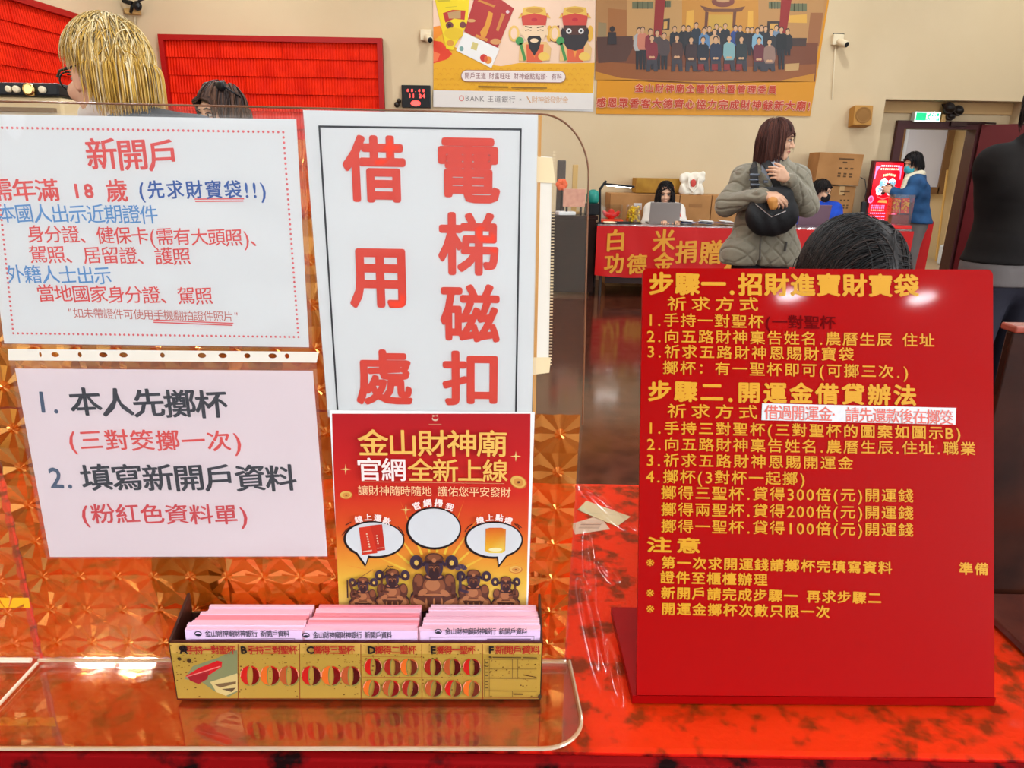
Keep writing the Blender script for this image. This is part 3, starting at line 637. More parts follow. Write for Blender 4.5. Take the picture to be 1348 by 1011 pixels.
def idol(cx, top, sc, fat=1.0, horn=True, arm=None, fan=False):
    def e(x, y, rx, ry, c, **k): A.pe(cx+x*sc*fat, top+y*sc, rx*sc*fat, ry*sc, c, **k)
    if horn:
        for s_ in (-1, 1):
            A.ps([(cx+s_*sc*34, top+sc*30), (cx+s_*sc*50, top+sc*44), (cx+s_*sc*64, top+sc*46), (cx+s_*sc*76, top+sc*38)], 17*sc, B4)
            e(s_*82, 34, 30, 34, B4); e(s_*80, 36, 22, 25, B0); e(s_*84, 30, 17, 20, B4); e(s_*82, 36, 10, 12, S(236, 190, 90))
    e(0, 205, 112, 75, B0); e(-58, 215, 52, 46, B2); e(58, 215, 52, 46, B2); e(-60, 206, 36, 26, B3); e(60, 206, 34, 24, B3)
    e(0, 160, 74, 82, B1); e(-70, 130, 30, 46, B1); e(70, 130, 30, 46, B1); e(-72, 118, 20, 28, B2); e(72, 118, 20, 26, B2)
    e(0, 148, 52, 50, B2); e(-6, 138, 34, 28, B3); e(0, 188, 58, 15, B1); e(0, 184, 50, 6, B3)
    for k in range(5): e(-36+18*k, 222, 5, 24, B1 if k % 2 else B3)
    e(0, 104, 46, 14, B0); e(0, 100, 38, 9, B3)
    e(-52, 172, 24, 13, B3, rot=.6); e(50, 176, 24, 13, B3, rot=-.6)
    e(0, 58, 42, 50, B4); e(0, 66, 30, 32, B1); e(0, 86, 24, 30, B0); e(0, 16, 44, 27, B1); e(0, 10, 32, 14, B2); e(0, 32, 40, 7, B0); e(0, 24, 10, 10, B3)
    for s_ in (-1, 1): e(s_*13, 56, 9, 4, B3); e(s_*13, 57, 4, 3, B0); e(s_*14, 47, 11, 3, B0)
    e(0, 66, 5, 9, B2); e(0, 80, 12, 3.5, B0)
idol(888, 828, .62); idol(735, 796, .74); idol(350, 790, .74); idol(212, 826, .62); idol(548, 716, 1.02)
A.ps([(150, 850), (258, 784)], 3.5, B2); A.ps([(138, 836), (140, 915)], 7, B0); A.ps([(152, 850), (168, 900), (196, 910)], 15, B1)
A.ps([(300, 830), (300, 885), (330, 890)], 13, B1); A.ps([(296, 806), (330, 770), (355, 768)], 4, B0); A.ps([(310, 800), (350, 786), (330, 764)], 3, B0)
A.ps([(672, 800), (672, 880), (706, 890)], 15, B4)
for k in range(7): a = R(30+k*20); A.pe(676+20*math.cos(a), 790-22*math.sin(a), 13, 8, B4 if k % 2 else S(90, 70, 90), 10, rot=a)
A.ps([(932, 850), (930, 900), (905, 905)], 11, B1); A.pe(932, 850, 8, 9, B0)
A.ps([(456, 850), (462, 910), (500, 925)], 22, B1); A.ps([(640, 850), (640, 910), (600, 925)], 22, B1)
A.build('printed_picture', n5, z=.0004, dim=.72)
goldp = mat('printed_gold', S(222, 172, 84), .5); whp = mat('printed_cream', S(236, 214, 208), .5); pale = mat('printed_pale_gold', S(232, 188, 140), .5)
Z5 = .0005+A.k*A.eps
A.text('金山財神廟', 190, 186, 892, 190, 116, goldp, n5, bold=.014, z=Z5); A.text('官網', 185, 311, 416, 313, 100, whp, n5, bold=.014, z=Z5); A.text('全新上線', 426, 314, 896, 318, 100, goldp, n5, bold=.014, z=Z5)
A.text('讓財神隨時隨地 護佑您平安發財', 188, 409, 912, 418, 44, pale, n5, z=Z5, wr=.93)
def arc(chars, pos, h, name='bubble_caption'):
    it = []
    for ch, (x, y, r) in zip(chars, pos):
        c = A.P(x, y); e = A.P(x+h/.9, y)[0]-c[0]; it.append((ch, c[0], c[1], e, e, R(r)))
    link(name, letters(it, bold=.03, z=Z5), whp, n5)
arc('官網掃我', [(466, 482, 18), (517, 468, 5), (570, 468, -6), (622, 487, -20)], 36); arc('線上還款', [(192, 545, 10), (236, 535, 3), (282, 539, -8), (325, 553, -18)], 33); arc('線上點燈', [(766, 549, 12), (811, 537, 4), (857, 538, -6), (900, 551, -16)], 33)

# --- holder box with divination block pictures, and the pink forms
pl, pr = PZ(233, 921, ZP), PZ(712, 921, ZP); bu = (pr-pl); bu.z = 0; bw = bu.length
BF = Fr(pl, bu, bu.normalized().cross(Vector((0, 0, 1)))); bh = BF.uv(470, 845)[1]; bd = .051
bt = thing('form_holder', 'low plastic holder with yellow picture strip of red moon blocks, holding pink forms', 'form holder', m=BF.m())
b = MB(); T = .0025; wallbox(b, 0, bw, 0, bh, -T, 0); b.build('front_plate', mat('dark_red_plastic', S(74, 24, 18), .35), bt)
b = MB(); wallbox(b, 0, bw, 0, T, -bd, -T); wallbox(b, 0, bw, T, bh*.98, -bd, -bd+T)
for x in (0, bw-T): b.add([(x, 0, 0), (x+T, 0, 0), (x+T, bh, 0), (x, bh, 0), (x, 0, -bd), (x+T, 0, -bd), (x+T, bh*1.3, -bd), (x, bh*1.3, -bd)], [(0, 1, 2, 3), (5, 4, 7, 6), (0, 3, 7, 4), (1, 5, 6, 2), (3, 2, 6, 7), (0, 4, 5, 1)])
b.build('tray', mat('smoky_plastic', S(62, 34, 26), .3), bt)
A = PA(BF, 220, 780, 2.643, .00001)
A.rect(.0012, .0012, bw-.0012, bh-.0012, S(170, 134, 54)); yy = A.P(600, 212)[1]; rng = random.Random(4)
A.rect(.0015, yy, bw-.0015, bh-.0014, S(196, 152, 72))
for k in range(700):
    x, y = rng.uniform(.002, bw-.002), rng.betavariate(2.2, 1.6)*bh*.96+.001; r = rng.uniform(.0002, .0009)
    A.ell(x, y, r*1.3, r, rng.choice([S(120, 84, 30), S(150, 110, 44), S(96, 62, 26), S(176, 136, 58)]), 6); A.k -= 1
A.k += 1; rl = S(120, 24, 18)
for x in (247, 461, 674, 886, 1097): A.ps([(x, 180), (x+1, 371)], 2.5, rl)
A.ps([(36, 368), (1300, 366)], 2.5, rl)
A.ps([(680, 293), (1093, 297)], 2, S(150, 60, 34)); A.ps([(680, 222), (886, 224)], 1.5, S(150, 60, 34))
# hand holding a block
A.pp([(60, 300), (90, 255), (180, 225), (230, 200), (245, 200), (245, 345), (215, 362), (165, 342), (120, 310)], S(122, 124, 84)); A.pp([(150, 310), (245, 280), (246, 340), (205, 358), (172, 345)], S(196, 172, 112))
A.pp([(165, 318), (240, 308), (240, 316), (185, 330)], S(110, 86, 56)); A.pp([(190, 335), (240, 330), (225, 345)], S(90, 70, 48)); A.pp([(64, 290), (110, 262), (175, 236), (192, 240), (190, 258), (150, 284), (100, 302)], S(190, 26, 30)); A.pp([(70, 292), (150, 270), (140, 300), (110, 318), (80, 305)], S(146, 28, 34))
A.ps([(70, 292), (185, 256)], 4, S(214, 120, 110))
def block(cx, cy, r, kl, kr, gap=3, tilt=0):
    cols = {'r': (S(186, 26, 20), S(110, 10, 10)), 'o': (S(214, 98, 30), S(150, 56, 20)), 'd': (S(150, 34, 22), S(74, 12, 10)), 'b': (S(170, 76, 36), S(100, 36, 20))}
    for s_, kk in ((-1, kl), (1, kr)):
        c, d = cols[kk]; pts = [(cx+s_*(gap+r*.92*math.sin(R(a))), cy-r*math.cos(R(a))) for a in range(0, 181, 12)]+[(cx+s_*(gap+r*.22*math.sin(R(a))), cy-r*.96*math.cos(R(a))) for a in range(180, -1, -15)]
        ct_, st_ = math.cos(tilt), math.sin(tilt); pts = [(cx+(x-cx)*ct_-(y-cy)*st_, cy+(x-cx)*st_+(y-cy)*ct_) for x, y in pts]
        A.pp([(x+3, y+4) for x, y in pts], S(120, 118, 60)); A.pp(pts, c); A.pp([(cx+s_*gap+(x-cx-s_*gap)*.9+s_*1.5, cy+(y-cy)*.9+3) if i < 16 else (x, y+1) for i, (x, y) in enumerate(pts)], d if s_ > 0 else c)
        A.ps([pts[4], pts[6], pts[8]], 2.2, S(236, 150, 120))
for x, k in ((289, 'rr'), (358, 'or'), (424, 'br'), (502, 'rd'), (571, 'or'), (639, 'bd')): block(x, 287, 33, k[0], k[1], 3)
for x, k in ((717, 'rd'), (785, 'db'), (842, 'ob'), (925, 'dd'), (992, 'bd'), (1060, 'rd')): block(x, 256, 29, k[0], k[1], 3)
for x, k in ((712, 'or'), (780, 'br'), (847, 'dd'), (927, 'bd'), (996, 'rb'), (1059, 'ob')): block(x, 329, 28, k[0], k[1], 3, .15)
ik = S(84, 60, 34)
for x0, y0, x1, y1 in ((1104, 228, 1290, 228), (1104, 228, 1104, 358), (1104, 358, 1290, 360), (1121, 228, 1121, 358), (1201, 228, 1201, 294), (1220, 228, 1220, 294), (1104, 262, 1285, 262), (1104, 294, 1285, 296), (1104, 337, 1285, 339), (1201, 339, 1201, 358)): A.ps([(x0, y0), (x1, y1)], 1.6, ik)
A.pe(1124, 220, 5, 4, ik); A.ps([(1134, 221), (1230, 222)], 4, ik); A.ps([(1240, 222), (1285, 223)], 4, ik); A.ps([(1206, 349), (1236, 349)], 5, ik); A.ps([(1240, 282), (1284, 290)], 3, S(60, 20, 20))
for y in (240, 252, 272, 284, 305, 315, 327): A.ps([(1109, y), (1116, y)], 4, ik)
A.pe(1296, 357, 7, 8, S(70, 50, 34)); A.pe(60, 190, 16, 11, S(40, 24, 20)); A.pe(46, 226, 7, 6, S(60, 40, 24)); A.pe(80, 232, 8, 8, S(60, 40, 24))
A.build('picture_strip', bt, ink('glossy_print', .25, spec=.5), z=.0003)
ZB = .0003+A.k*A.eps+.0003; ki = mat('holder_black', S(28, 20, 20), .4); kr_ = mat('holder_red', S(168, 30, 26), .4)
for let, s, x, xe in (('A', '手持一對聖杯', 50, 240), ('B', '手持三對聖杯', 260, 455), ('C', '擲得三聖杯', 490, 654), ('D', '擲得二聖杯', 703, 868), ('E', '擲得一聖杯', 917, 1072), ('F', '新開戶資料', 1118, 1296)):
    A.text(let, x, 194, x+20, 194, 27, ki, bt, name='panel_letter', bold=.05, z=ZB); A.text(s, x+(22 if let != 'F' else 24), 195, xe, 195, 27, kr_, bt, name='panel_caption', bold=.018, z=ZB)
pinkm = mat('pink_form_paper', S(240, 186, 204), .7, spec=.2); pinkf = mat('lilac_form_paper', S(226, 190, 224), .7, spec=.2); hot = mat('hot_pink_paper', S(236, 140, 152), .7, spec=.2)
def forms(x0, x1, xb0, xb1, yf, header, label, hx0, hx1):
    g0 = BF.uv(x0, 843)[0]; g1 = BF.uv(x1, 843)[0]; ftop = bh+.0105; rng = random.Random(int(x0))
    t = thing('form_stack', label, 'stack of forms', m=BF.m() @ Matrix.Translation((g0, T, 0))); Wf = g1-g0; top = ftop-T
    n = 9; z = -.006
    b2 = BF.uv(xb0, 820)[0]-g0; b3 = BF.uv(xb1, 820)[0]-g0
    for i in range(n):
        th = (.039)/n; s_ = i/(n-1); xa = b2*s_*1.0+rng.uniform(-.001, .0012); xb = Wf+(b3-Wf)*s_+rng.uniform(-.001, .001)
        hgt = top+rng.uniform(-.0015, .0015)+(0 if i else 0)
        b = MB(); wallbox(b, xa, xb, 0, hgt, z-th+.0001, z); b.build('form_bundle', hot if i in rng.sample(range(2, 9), 2) else pinkm, t); z -= th
    b = MB(); wallbox(b, .0005, Wf-.0005, 0, top-.001, -.0055, -.0048); fs = b.build('front_form', pinkf, t)
    f = Fr(BF.O+BF.U*g0+BF.V*T+BF.N*(-.0046), BF.U, BF.N)
    ar = Art(); y = f.uv(0, yf)[1]; c = f.uv(hx0-9, yf); ar.ell(c[0], c[1], .0036, .003, S(36, 40, 50)); ar.ell(c[0], c[1], .0026, .0021, S(226, 190, 224)); ar.ell(c[0], c[1]-.0008, .0022, .0013, S(36, 40, 50))
    l0, l1 = f.uv(hx0-20, yf+7.5), f.uv(x1-9, yf+6); ar.stroke([(l0[0], .0), l0, l1, (l1[0], .0)], .0004, S(90, 60, 80)); ar.stroke([f.uv(x1-70, yf+10), f.uv(x1-14, yf+10)], .0014, S(120, 90, 116)); ar.build('form_print', t, z=.0049-.0095+.0001+.0001)
    o = line(f, header, hx0, yf, hx1, yf, 8.2, blki, t, name='form_header', kai=.008, z=-.0044)
forms(241, 397, 253, 398, 834, '金山財神廟財神銀行 新開戶資料', 'pink form stack in the holder above panels A and B', 270, 381)
forms(399, 549, 404, 548, 836, '金山財神廟財神銀行 新開戶資料', 'pink form stack in the middle of the holder, above panels C and D', 412, 516)
forms(552, 712, 562, 708, 831, '金山財神廟財神銀行 新開戶資料', 'pink form stack in the holder above panels E and F', 586, 694)

# ================================================================ RED INSTRUCTION BOARD
a, b = PZ(838, 915, ZC+.0135), PZ(1309, 918, ZC+.0135); su = b-a; su.z = 0; sw = su.length; su.normalize()
hn = su.cross(Vector((0, 0, 1))); tl = R(19.5); sn = (hn*math.cos(tl)+Vector((0, 0, 1))*math.sin(tl))
RF = Fr(a, su, sn); sh = RF.uv(1075, 354)[1]; LT = RF.uv(846, 353); RT = RF.uv(1307, 355)
rs = thing('instruction_board', 'glossy red board with gold step by step text, leaning back on the counter', 'sign board', m=RF.m())
bo = MB(); rad = .006; pts = [(0, 0), (sw, 0)]
for cx, cy, a0 in ((RT[0]-rad, RT[1]-rad, 0), (LT[0]+rad, LT[1]-rad, 90)):
    for k in range(6): a_ = R(a0+k*18); pts.append((cx+rad*math.cos(a_), cy+rad*math.sin(a_)))
glossred = mat('glossy_red_acrylic', S(152, 1, 1), .3, spec=.02, coat=.11)
bo.prism(pts, -.004, 0).build('face_plate', glossred, rs)
M3 = RF.m().inverted().to_3x3()
def loc(p): return RF.m().inverted() @ Vector(p)
O0 = RF.O-Vector((0, 0, .001)); bkw = -hn*.15
P8 = [O0-su*.004, O0+su*(sw+.002), O0+su*(sw+.002)+bkw, O0-su*.004+bkw]; dn = Vector((0, 0, -.0095))
MB().add([loc(p) for p in P8]+[loc(p+dn) for p in P8], [(0, 1, 2, 3), (7, 6, 5, 4), (0, 4, 5, 1), (1, 5, 6, 2), (2, 6, 7, 3), (3, 7, 4, 0)]).build('base_plate', mat('red_base_acrylic', S(140, 3, 4), .35, spec=.1), rs)
tp = RF.O+RF.V*sh*.72-RF.N*.006
for ux in (sw*.25, sw*.75):
    p0, p1 = tp+su*ux, O0+bkw*.93+su*ux+Vector((0, 0, .002)); MB().tube([loc(p0), loc(p1)], .006, 8).build('rear_strut', mat('red_base_acrylic', S(176, 8, 10), .3), rs)
gold = mat('gold_lettering', S(200, 140, 24), .45, spec=.2); fade = mat('faded_red_lettering', S(96, 4, 6), .5, spec=.02)
L = lambda *a, **k: line(RF, *a, parent=rs, z=.0005, **k)
L('步驟一.招財進寶財寶袋', 853, 374, 1210, 377, 27, gold, wr=1.08, bold=.035, name='heading_line')
L('祈求方式', 875, 400, 1001, 401, 17, gold, wr=1.35, bold=.012); L('1.手持一對聖杯', 850, 421, 1006, 424, 16.5, gold, wr=1.12, bold=.012); L('(一對聖杯', 1006, 424, 1100, 425, 16.5, fade, wr=1.12, bold=.02)
L('2.向五路財神稟告姓名.農曆生辰 住址', 850, 442.5, 1231, 448.5, 16.5, gold, wr=1.12, bold=.012); L('3.祈求五路財神恩賜財寶袋', 850, 462.5, 1125, 467, 16.5, gold, wr=1.12, bold=.012)
L('擲杯：有一聖杯即可(可擲三次.)', 871, 484, 1197, 490, 16.5, gold, wr=1.12, bold=.012)
L('步驟二.開運金借貸辦法', 851, 515, 1208, 521, 25, gold, wr=1.1, bold=.035, name='heading_line'); L('祈求方式', 875, 541, 1000, 543, 17, gold, wr=1.35, bold=.012)
L('1.手持三對聖杯(三對聖杯的圖案如圖示B)', 850, 563, 1266, 570.5, 16, gold, wr=1.12, bold=.018); L('2.向五路財神稟告姓名.農曆生辰.住址.職業', 850, 584.5, 1285, 591, 16.5, gold, wr=1.12, bold=.012)
L('3.祈求五路財神恩賜開運金', 849, 605.5, 1124, 610, 16.5, gold, wr=1.12, bold=.012); L('4.擲杯(3對杯一起擲)', 849, 627, 1061, 630.5, 16.5, gold, wr=1.12, bold=.012)
L('擲得三聖杯.貸得300倍(元)開運錢', 869, 648.5, 1203, 653, 16.5, gold, wr=1.12, bold=.012); L('擲得兩聖杯.貸得200倍(元)開運錢', 869, 670.5, 1203, 675.5, 16.5, gold, wr=1.12, bold=.012); L('擲得一聖杯.貸得100倍(元)開運錢', 869, 692.5, 1203, 698, 16.5, gold, wr=1.12, bold=.012)
L('注意', 848, 717, 926, 719, 18.5, gold, wr=1.6, bold=.03, name='heading_line')
L('※第一次求開運錢請擲杯完填寫資料', 849, 740, 1175, 748, 15, gold, wr=1.12, bold=.025); L('準備', 1261, 748.5, 1302, 749.5, 15, gold, wr=1.12, bold=.025)
L('證件至櫃檯辦理', 868, 760, 1011, 763.5, 15, gold, wr=1.12, bold=.025); L('※新開戶請完成步驟一 再求步驟二', 849, 780, 1161, 787.5, 15, gold, wr=1.12, bold=.025); L('※開運金擲杯次數只限一次', 849, 801, 1093, 806, 15, gold, wr=1.12, bold=.025)
q = [RF.uv(*p) for p in ((1003, 531), (1258, 537), (1257, 559), (1002, 553))]
stk = MB().prism(q, .0006, .001).build('white_sticker', mat('sticker_paper', S(206, 202, 202), .5, spec=.2), rs); stk['label'] = 'white correction strip with pinkish red text'
o = line(RF, '借過開運金‧請先還款後在擲筊', 1006, 543, 1254, 550, 18, mat('sticker_ink', S(206, 96, 84), .5), rs, name='sticker_text', wr=1.0, bold=.008, z=.0013)

# ================================================================ THE REST OF THE COUNTER
brown = mat('smoked_brown_acrylic', S(62, 28, 16), .2, spec=.22, noise=(9, S(30, 13, 9), .35, .7, 6))
yb_ = PZ(1260, 786, ZC).y; g = PY(1328, 440, yb_)
bp_t = thing('brown_panel', 'dark glossy brown upright panel beyond the right edge of the red board', 'panel', (g.x, yb_, ZC+.004))
b = MB(); b.box((.24, 0, (g.z-ZC)/2), (.48, .012, g.z-ZC), bev=.002); b.build('upright', brown, bp_t)
b = MB(); b.box((.24, 0, g.z-ZC+.004), (.486, .026, .008), bev=.002); b.build('top_rail', mat('reddish_top_rail', S(150, 70, 54), .25), bp_t)
q0 = PZ(1311, 842, ZC); b = MB(); b.box((q0.x-g.x+.26, -.09, .005), (.5, .16, .009), bev=.0015); b.build('foot_plate', mat('brown_foot', S(96, 44, 32), .2, spec=.25, noise=(14, S(50, 22, 16), .3, .7)), bp_t)
# paper slips under the vinyl
for quad, lab in (((760, 672), (772, 660), (830, 681), (812, 694)), 'pale green paper slip lying on the counter behind the shield, uppermost of two'), (((752, 690), (789, 679), (803, 697), (757, 704)), 'printed grey slip lying partly under the pale green slip'):
    pts = [PZ(x, y, ZC) for x, y in quad]; c = sum(pts, Vector())/4; up = 'uppermost' in lab
    zz = .0014 if up else .0006
    t = thing('paper_slip', lab, 'paper slip', (c.x, c.y, ZC)); MB().prism([(p.x-c.x, p.y-c.y) for p in pts], zz-.0003, zz).build('paper_sheet', mat('pale_green_slip', S(214, 212, 176), .5) if up else mat('pale_grey_slip', S(212, 200, 184), .5), t)
    ar = Art(.0001)
    if not up:
        for k in range(4): ar.stroke([(-.016+k*.002, -.008+k*.005), (.014+k*.002, -.007+k*.005)], .0016, S(120, 100, 90))
    else:
        ar.stroke([(-.02, .0), (.02, -.006)], .001, S(176, 176, 140))
    ar.build('slip_print', t, z=zz+.0001)
# dark squat jar behind the film
pj = PZ(232, 812, ZC); jt = thing('dark_jar', 'dark squat jar seen through the gold film beside the pink forms', 'jar', (pj.x, pj.y+.045, ZC+.0016))
b = MB(); b.lathe([(.03, 0), (.038, .004), (.043, .03), (.04, .058), (.026, .07), (.023, .074)]); b.build('jar_body', mat('dark_bronze', S(26, 18, 12), .4, .2), jt, True)
b = MB(); b.lathe([(.023, .0745), (.024, .084), (.012, .092), (.005, .1)]); b.build('jar_lid', mat('dark_bronze', S(44, 30, 20), .3, .3), jt, True)

# ================================================================ THINGS ON THE BACK WALL
def wall_thing(name, label, cat, px, py, fr=None, group=None): f = (fr or WF).sub(px, py, .0); return thing(name, label, cat, m=f.m(), group=group), f
blk = mat('black_plastic', S(22, 22, 24), .4); tanm = mat('tan_plastic', S(196, 156, 96), .6); ivory = mat('ivory_plastic', S(222, 204, 170), .5); chrome = mat('chrome', (.8, .8, .8, 1), .2, 1)
# bank poster
t, f = wall_thing('bank_poster', 'pink and yellow poster with cards, two bearded faces and a white footer', 'poster', 680, 143)
q = [f.uv(571, 140), f.uv(781, 147), f.uv(785, 0), f.uv(571, 0)]; q[2] = (q[2][0]-.03, q[2][1]+.55); q[3] = (q[3][0], q[2][1])
MB().prism(q, .001, .012).build('poster_sheet', mat('poster_paper', S(226, 224, 222), .4), t)
A = PA(f, 560, 0, 5.617, .00006)
def up(p, dv): return (p[0], p[1]+dv)
A.poly([A.P(60, 560), A.P(1248, 570), (q[2][0], q[2][1]), (q[3][0], q[3][1])], S(244, 206, 176))
A.pp([(60, 200), (130, 210), (190, 330), (300, 400), (420, 470), (560, 490), (700, 465), (850, 470), (1000, 470), (1250, 465), (1240, 690), (60, 668)], S(236, 172, 22))
A.pp([(60, 200), (110, 190), (130, 250), (60, 300)], S(240, 140, 30)); A.pp([(60, 300), (120, 310), (200, 400), (160, 440), (60, 470)], S(232, 62, 28)); A.pp([(60, 380), (110, 400), (90, 450), (60, 460)], S(246, 120, 70))
for j in range(5):
    for i in range(20): A.ps([(80+i*60+(j % 2)*30+14*math.cos(a), 520+j*38-14*math.sin(a)) for a in (0, .8, 1.57, 2.3, 3.14)], 3, S(226, 152, 12)) if 80+i*60 < 1220 else None
A.poly([A.P(75, 0), A.P(325, 0), up(A.P(325, 0), .4), up(A.P(60, 0), .4)], S(240, 214, 30)); A.pp([(72, 0), (325, 0), (312, 180), (225, 330), (205, 375), (155, 360)], S(240, 210, 24))
A.pp([(130, 100), (200, 75), (298, 80), (290, 150), (215, 140), (150, 170)], S(190, 50, 40)); A.pp([(165, 95), (262, 80), (262, 140), (175, 140)], S(190, 150, 100)); A.pe(180, 190, 28, 28, S(120, 60, 60)); A.pe(278, 186, 24, 24, S(120, 60, 60)); A.pe(180, 190, 13, 13, S(60, 30, 30)); A.pe(210, 250, 70, 45, S(230, 190, 30)); A.pe(185, 320, 28, 22, S(220, 150, 50))
A.pp([(90, 5), (185, 0), (185, 12), (90, 18)], S(200, 176, 40)); A.pp([(150, 55), (235, 48), (235, 52), (150, 60)], S(200, 176, 40))
A.poly([A.P(348, 0), A.P(590, 0), up(A.P(520, 0), .12), up(A.P(380, 0), .12)], S(176, 50, 46)); A.pp([(360, 0), (560, 0), (655, 66), (535, 356), (288, 235)], S(178, 48, 44))
A.pp([(385, 10), (400, 0), (520, 45), (505, 58)], S(206, 130, 50)); A.pe(608, 90, 13, 13, S(220, 190, 190)); A.pp([(470, 85), (500, 100), (490, 160), (450, 270), (420, 300), (405, 240), (440, 190)], S(222, 150, 50)); A.pp([(565, 100), (590, 110), (540, 235), (522, 225)], S(206, 130, 60)); A.pe(520, 310, 40, 22, S(214, 150, 90)); A.pe(340, 155, 32, 12, S(214, 160, 100)); A.pp([(375, 255), (465, 290), (455, 310), (370, 275)], S(216, 140, 60))
A.pp([(288, 243), (548, 362), (488, 505), (228, 375)], S(240, 236, 230)); A.pp([(352, 310), (392, 326), (378, 378), (336, 360)], S(214, 196, 120)); A.pe(268, 362, 16, 18, S(120, 160, 150)); A.pe(432, 430, 28, 28, S(206, 48, 36)); A.pe(464, 446, 28, 28, S(236, 150, 60)); A.pe(448, 438, 13, 22, S(220, 96, 46))
# two simple bearded faces with tall hats
def sage(cx, skin, beard, big):
    A.pe(cx-150, 250, 40, 60, S(236, 190, 100)); A.pe(cx-150, 250, 24, 42, S(244, 206, 176)); A.pe(cx+112, 250, 22, 60, S(232, 176, 60))
    A.pp([(cx-110, 340), (cx-60, 310), (cx+90, 310), (cx+125, 360), (cx+115, 450), (cx-115, 455)], S(232, 186, 120)); A.pp([(cx-60, 330), (cx+70, 330), (cx+60, 460), (cx-55, 460)], S(222, 96, 56)); A.pp([(cx-20, 350), (cx+20, 350), (cx, 430)], S(236, 150, 60))
    A.pe(cx, 230, 90, 100, skin); A.pe(cx-92, 240, 12, 26, skin); A.pe(cx+92, 240, 12, 26, skin)
    A.pp([(cx-98, 100), (cx+98, 100), (cx+84, 190), (cx-86, 190)], S(206, 70, 56)); A.pp([(cx-80, 60), (cx, 48), (cx+80, 60), (cx+92, 120), (cx, 100), (cx-92, 120)], S(230, 186, 80)); A.pe(cx, 80, 66, 20, S(206, 150, 60)); A.pp([(cx-120, 140), (cx-98, 100), (cx-92, 128)], S(230, 186, 80)); A.pp([(cx+120, 140), (cx+98, 100), (cx+92, 128)], S(230, 186, 80)); A.pe(cx, 148, 22, 13, S(190, 40, 50))
    if big: A.pp([(cx-95, 205), (cx-50, 260), (cx+50, 260), (cx+95, 205), (cx+100, 290), (cx+60, 360), (cx, 378), (cx-60, 360), (cx-100, 290)], beard)
    else: A.pp([(cx-52, 290), (cx-40, 268), (cx+40, 268), (cx+52, 290), (cx+36, 360), (cx, 415), (cx-36, 360)], beard); A.pe(cx, 302, 30, 16, skin)
    for s_ in (-1, 1):
        A.ps([(cx+s_*22, 206), (cx+s_*66, 198)], 7, S(60, 44, 36))
        if big: A.pe(cx+s_*45, 232, 20, 20, S(232, 226, 220)); A.pe(cx+s_*45, 232, 8, 9, S(40, 40, 40))
        else: A.ps([(cx+s_*24, 228), (cx+s_*45, 222), (cx+s_*66, 228)], 5, S(60, 44, 36))
    A.pe(cx-108, 305, 30, 30, S(70, 150, 80)); A.ps([(cx-100, 330), (cx-70, 440)], 22, S(70, 140, 70)); A.pe(cx+70, 420, 42, 32, S(238, 196, 90))
sage(805, S(240, 206, 166), S(40, 34, 36), False); A.pp([(925, 200), (990, 190), (975, 320), (920, 300)], S(120, 40, 34)); sage(1105, S(84, 46, 36), S(48, 40, 42), True)
pts = []
for k in range(19): a = R(90+k*10); pts.append((306+42*math.cos(a), 562-44*math.sin(a)))
for k in range(19): a = R(270+k*10); pts.append((995+42*math.cos(a), 570-44*math.sin(a)))
A.pp(pts, S(170, 120, 96)); A.pp([(650+(x-650)*.988, 566+(y-566)*.9) for x, y in pts], S(240, 226, 220))
A.ps([(395, 640), (610, 646)], 10, S(150, 110, 30)); A.ps([(640, 648), (895, 652)], 10, S(150, 110, 30))
A.poly([A.P(60, 668), A.P(1244, 690), A.P(1236, 812), A.P(60, 792)], S(232, 224, 216))
A.pe(268, 728, 19, 22, S(216, 120, 110)); A.pe(268, 728, 12, 14, S(232, 224, 216)); A.ps([(752, 718), (776, 758)], 8, S(214, 160, 110))
o = A.build('poster_print', t, z=.013, dim=.85); Zp = .013+A.k*A.eps+.001
gm = mat('grey_print', S(120, 112, 110), .5); pm = mat('plum_print', S(128, 62, 66), .5); om = mat('ochre_print', S(208, 160, 116), .5)
A.text('BANK', 292, 726, 440, 732, 44, gm, t, z=Zp); A.text('王道銀行', 455, 734, 668, 736, 44, gm, t, z=Zp); A.text('×', 690, 738, 715, 738, 30, gm, t, z=Zp); A.text('財神爺發財金', 785, 738, 1056, 742, 46, om, t, z=Zp)
A.text('開戶王道 財富旺旺 財神爺點點頭‧有料', 290, 562, 1010, 570, 44, pm, t, z=Zp, wr=.85)
# group photograph banner
t, f = wall_thing('group_photo_banner', 'orange wall banner with a group photograph above two lines of red text', 'banner', 925, 151)
q = [f.uv(784.5, 150), f.uv(1066, 153), f.uv(1086, 0), f.uv(787, 0)]; q[2] = (q[2][0]+.06, q[2][1]+.55); q[3] = (q[3][0]+.01, q[2][1])
MB().prism(q, .001, .012).build('banner_sheet', mat('banner_orange', S(204, 134, 8), .45, spec=.3), t)
A = PA(f, 780, 0, 4.085, .00004); amb = S(196, 140, 76)
A.poly([A.P(18, 330), A.P(1200, 330), (q[2][0]-.004, q[2][1]-.004), (q[3][0]+.004, q[3][1]-.004)], S(190, 134, 74))
A.pp([(18, 0), (185, 0), (185, 230), (18, 230)], S(176, 124, 70)); A.pp([(82, 45), (182, 55), (182, 210), (82, 205)], S(166, 104, 50)); A.pp([(30, 120), (75, 125), (72, 200), (28, 198)], S(150, 126, 86))
A.pp([(185, 0), (340, 0), (340, 210), (185, 215)], S(200, 150, 90)); A.pp([(380, 0), (480, 0), (480, 190), (380, 195)], S(198, 150, 88)); A.pp([(480, 0), (890, 0), (890, 180), (480, 190)], S(204, 138, 46)); A.pp([(890, 0), (1245, 0), (1210, 240), (890, 215)], S(190, 138, 80)); A.pp([(1170, 70), (1238, 70), (1215, 250), (1150, 240)], S(160, 100, 54))
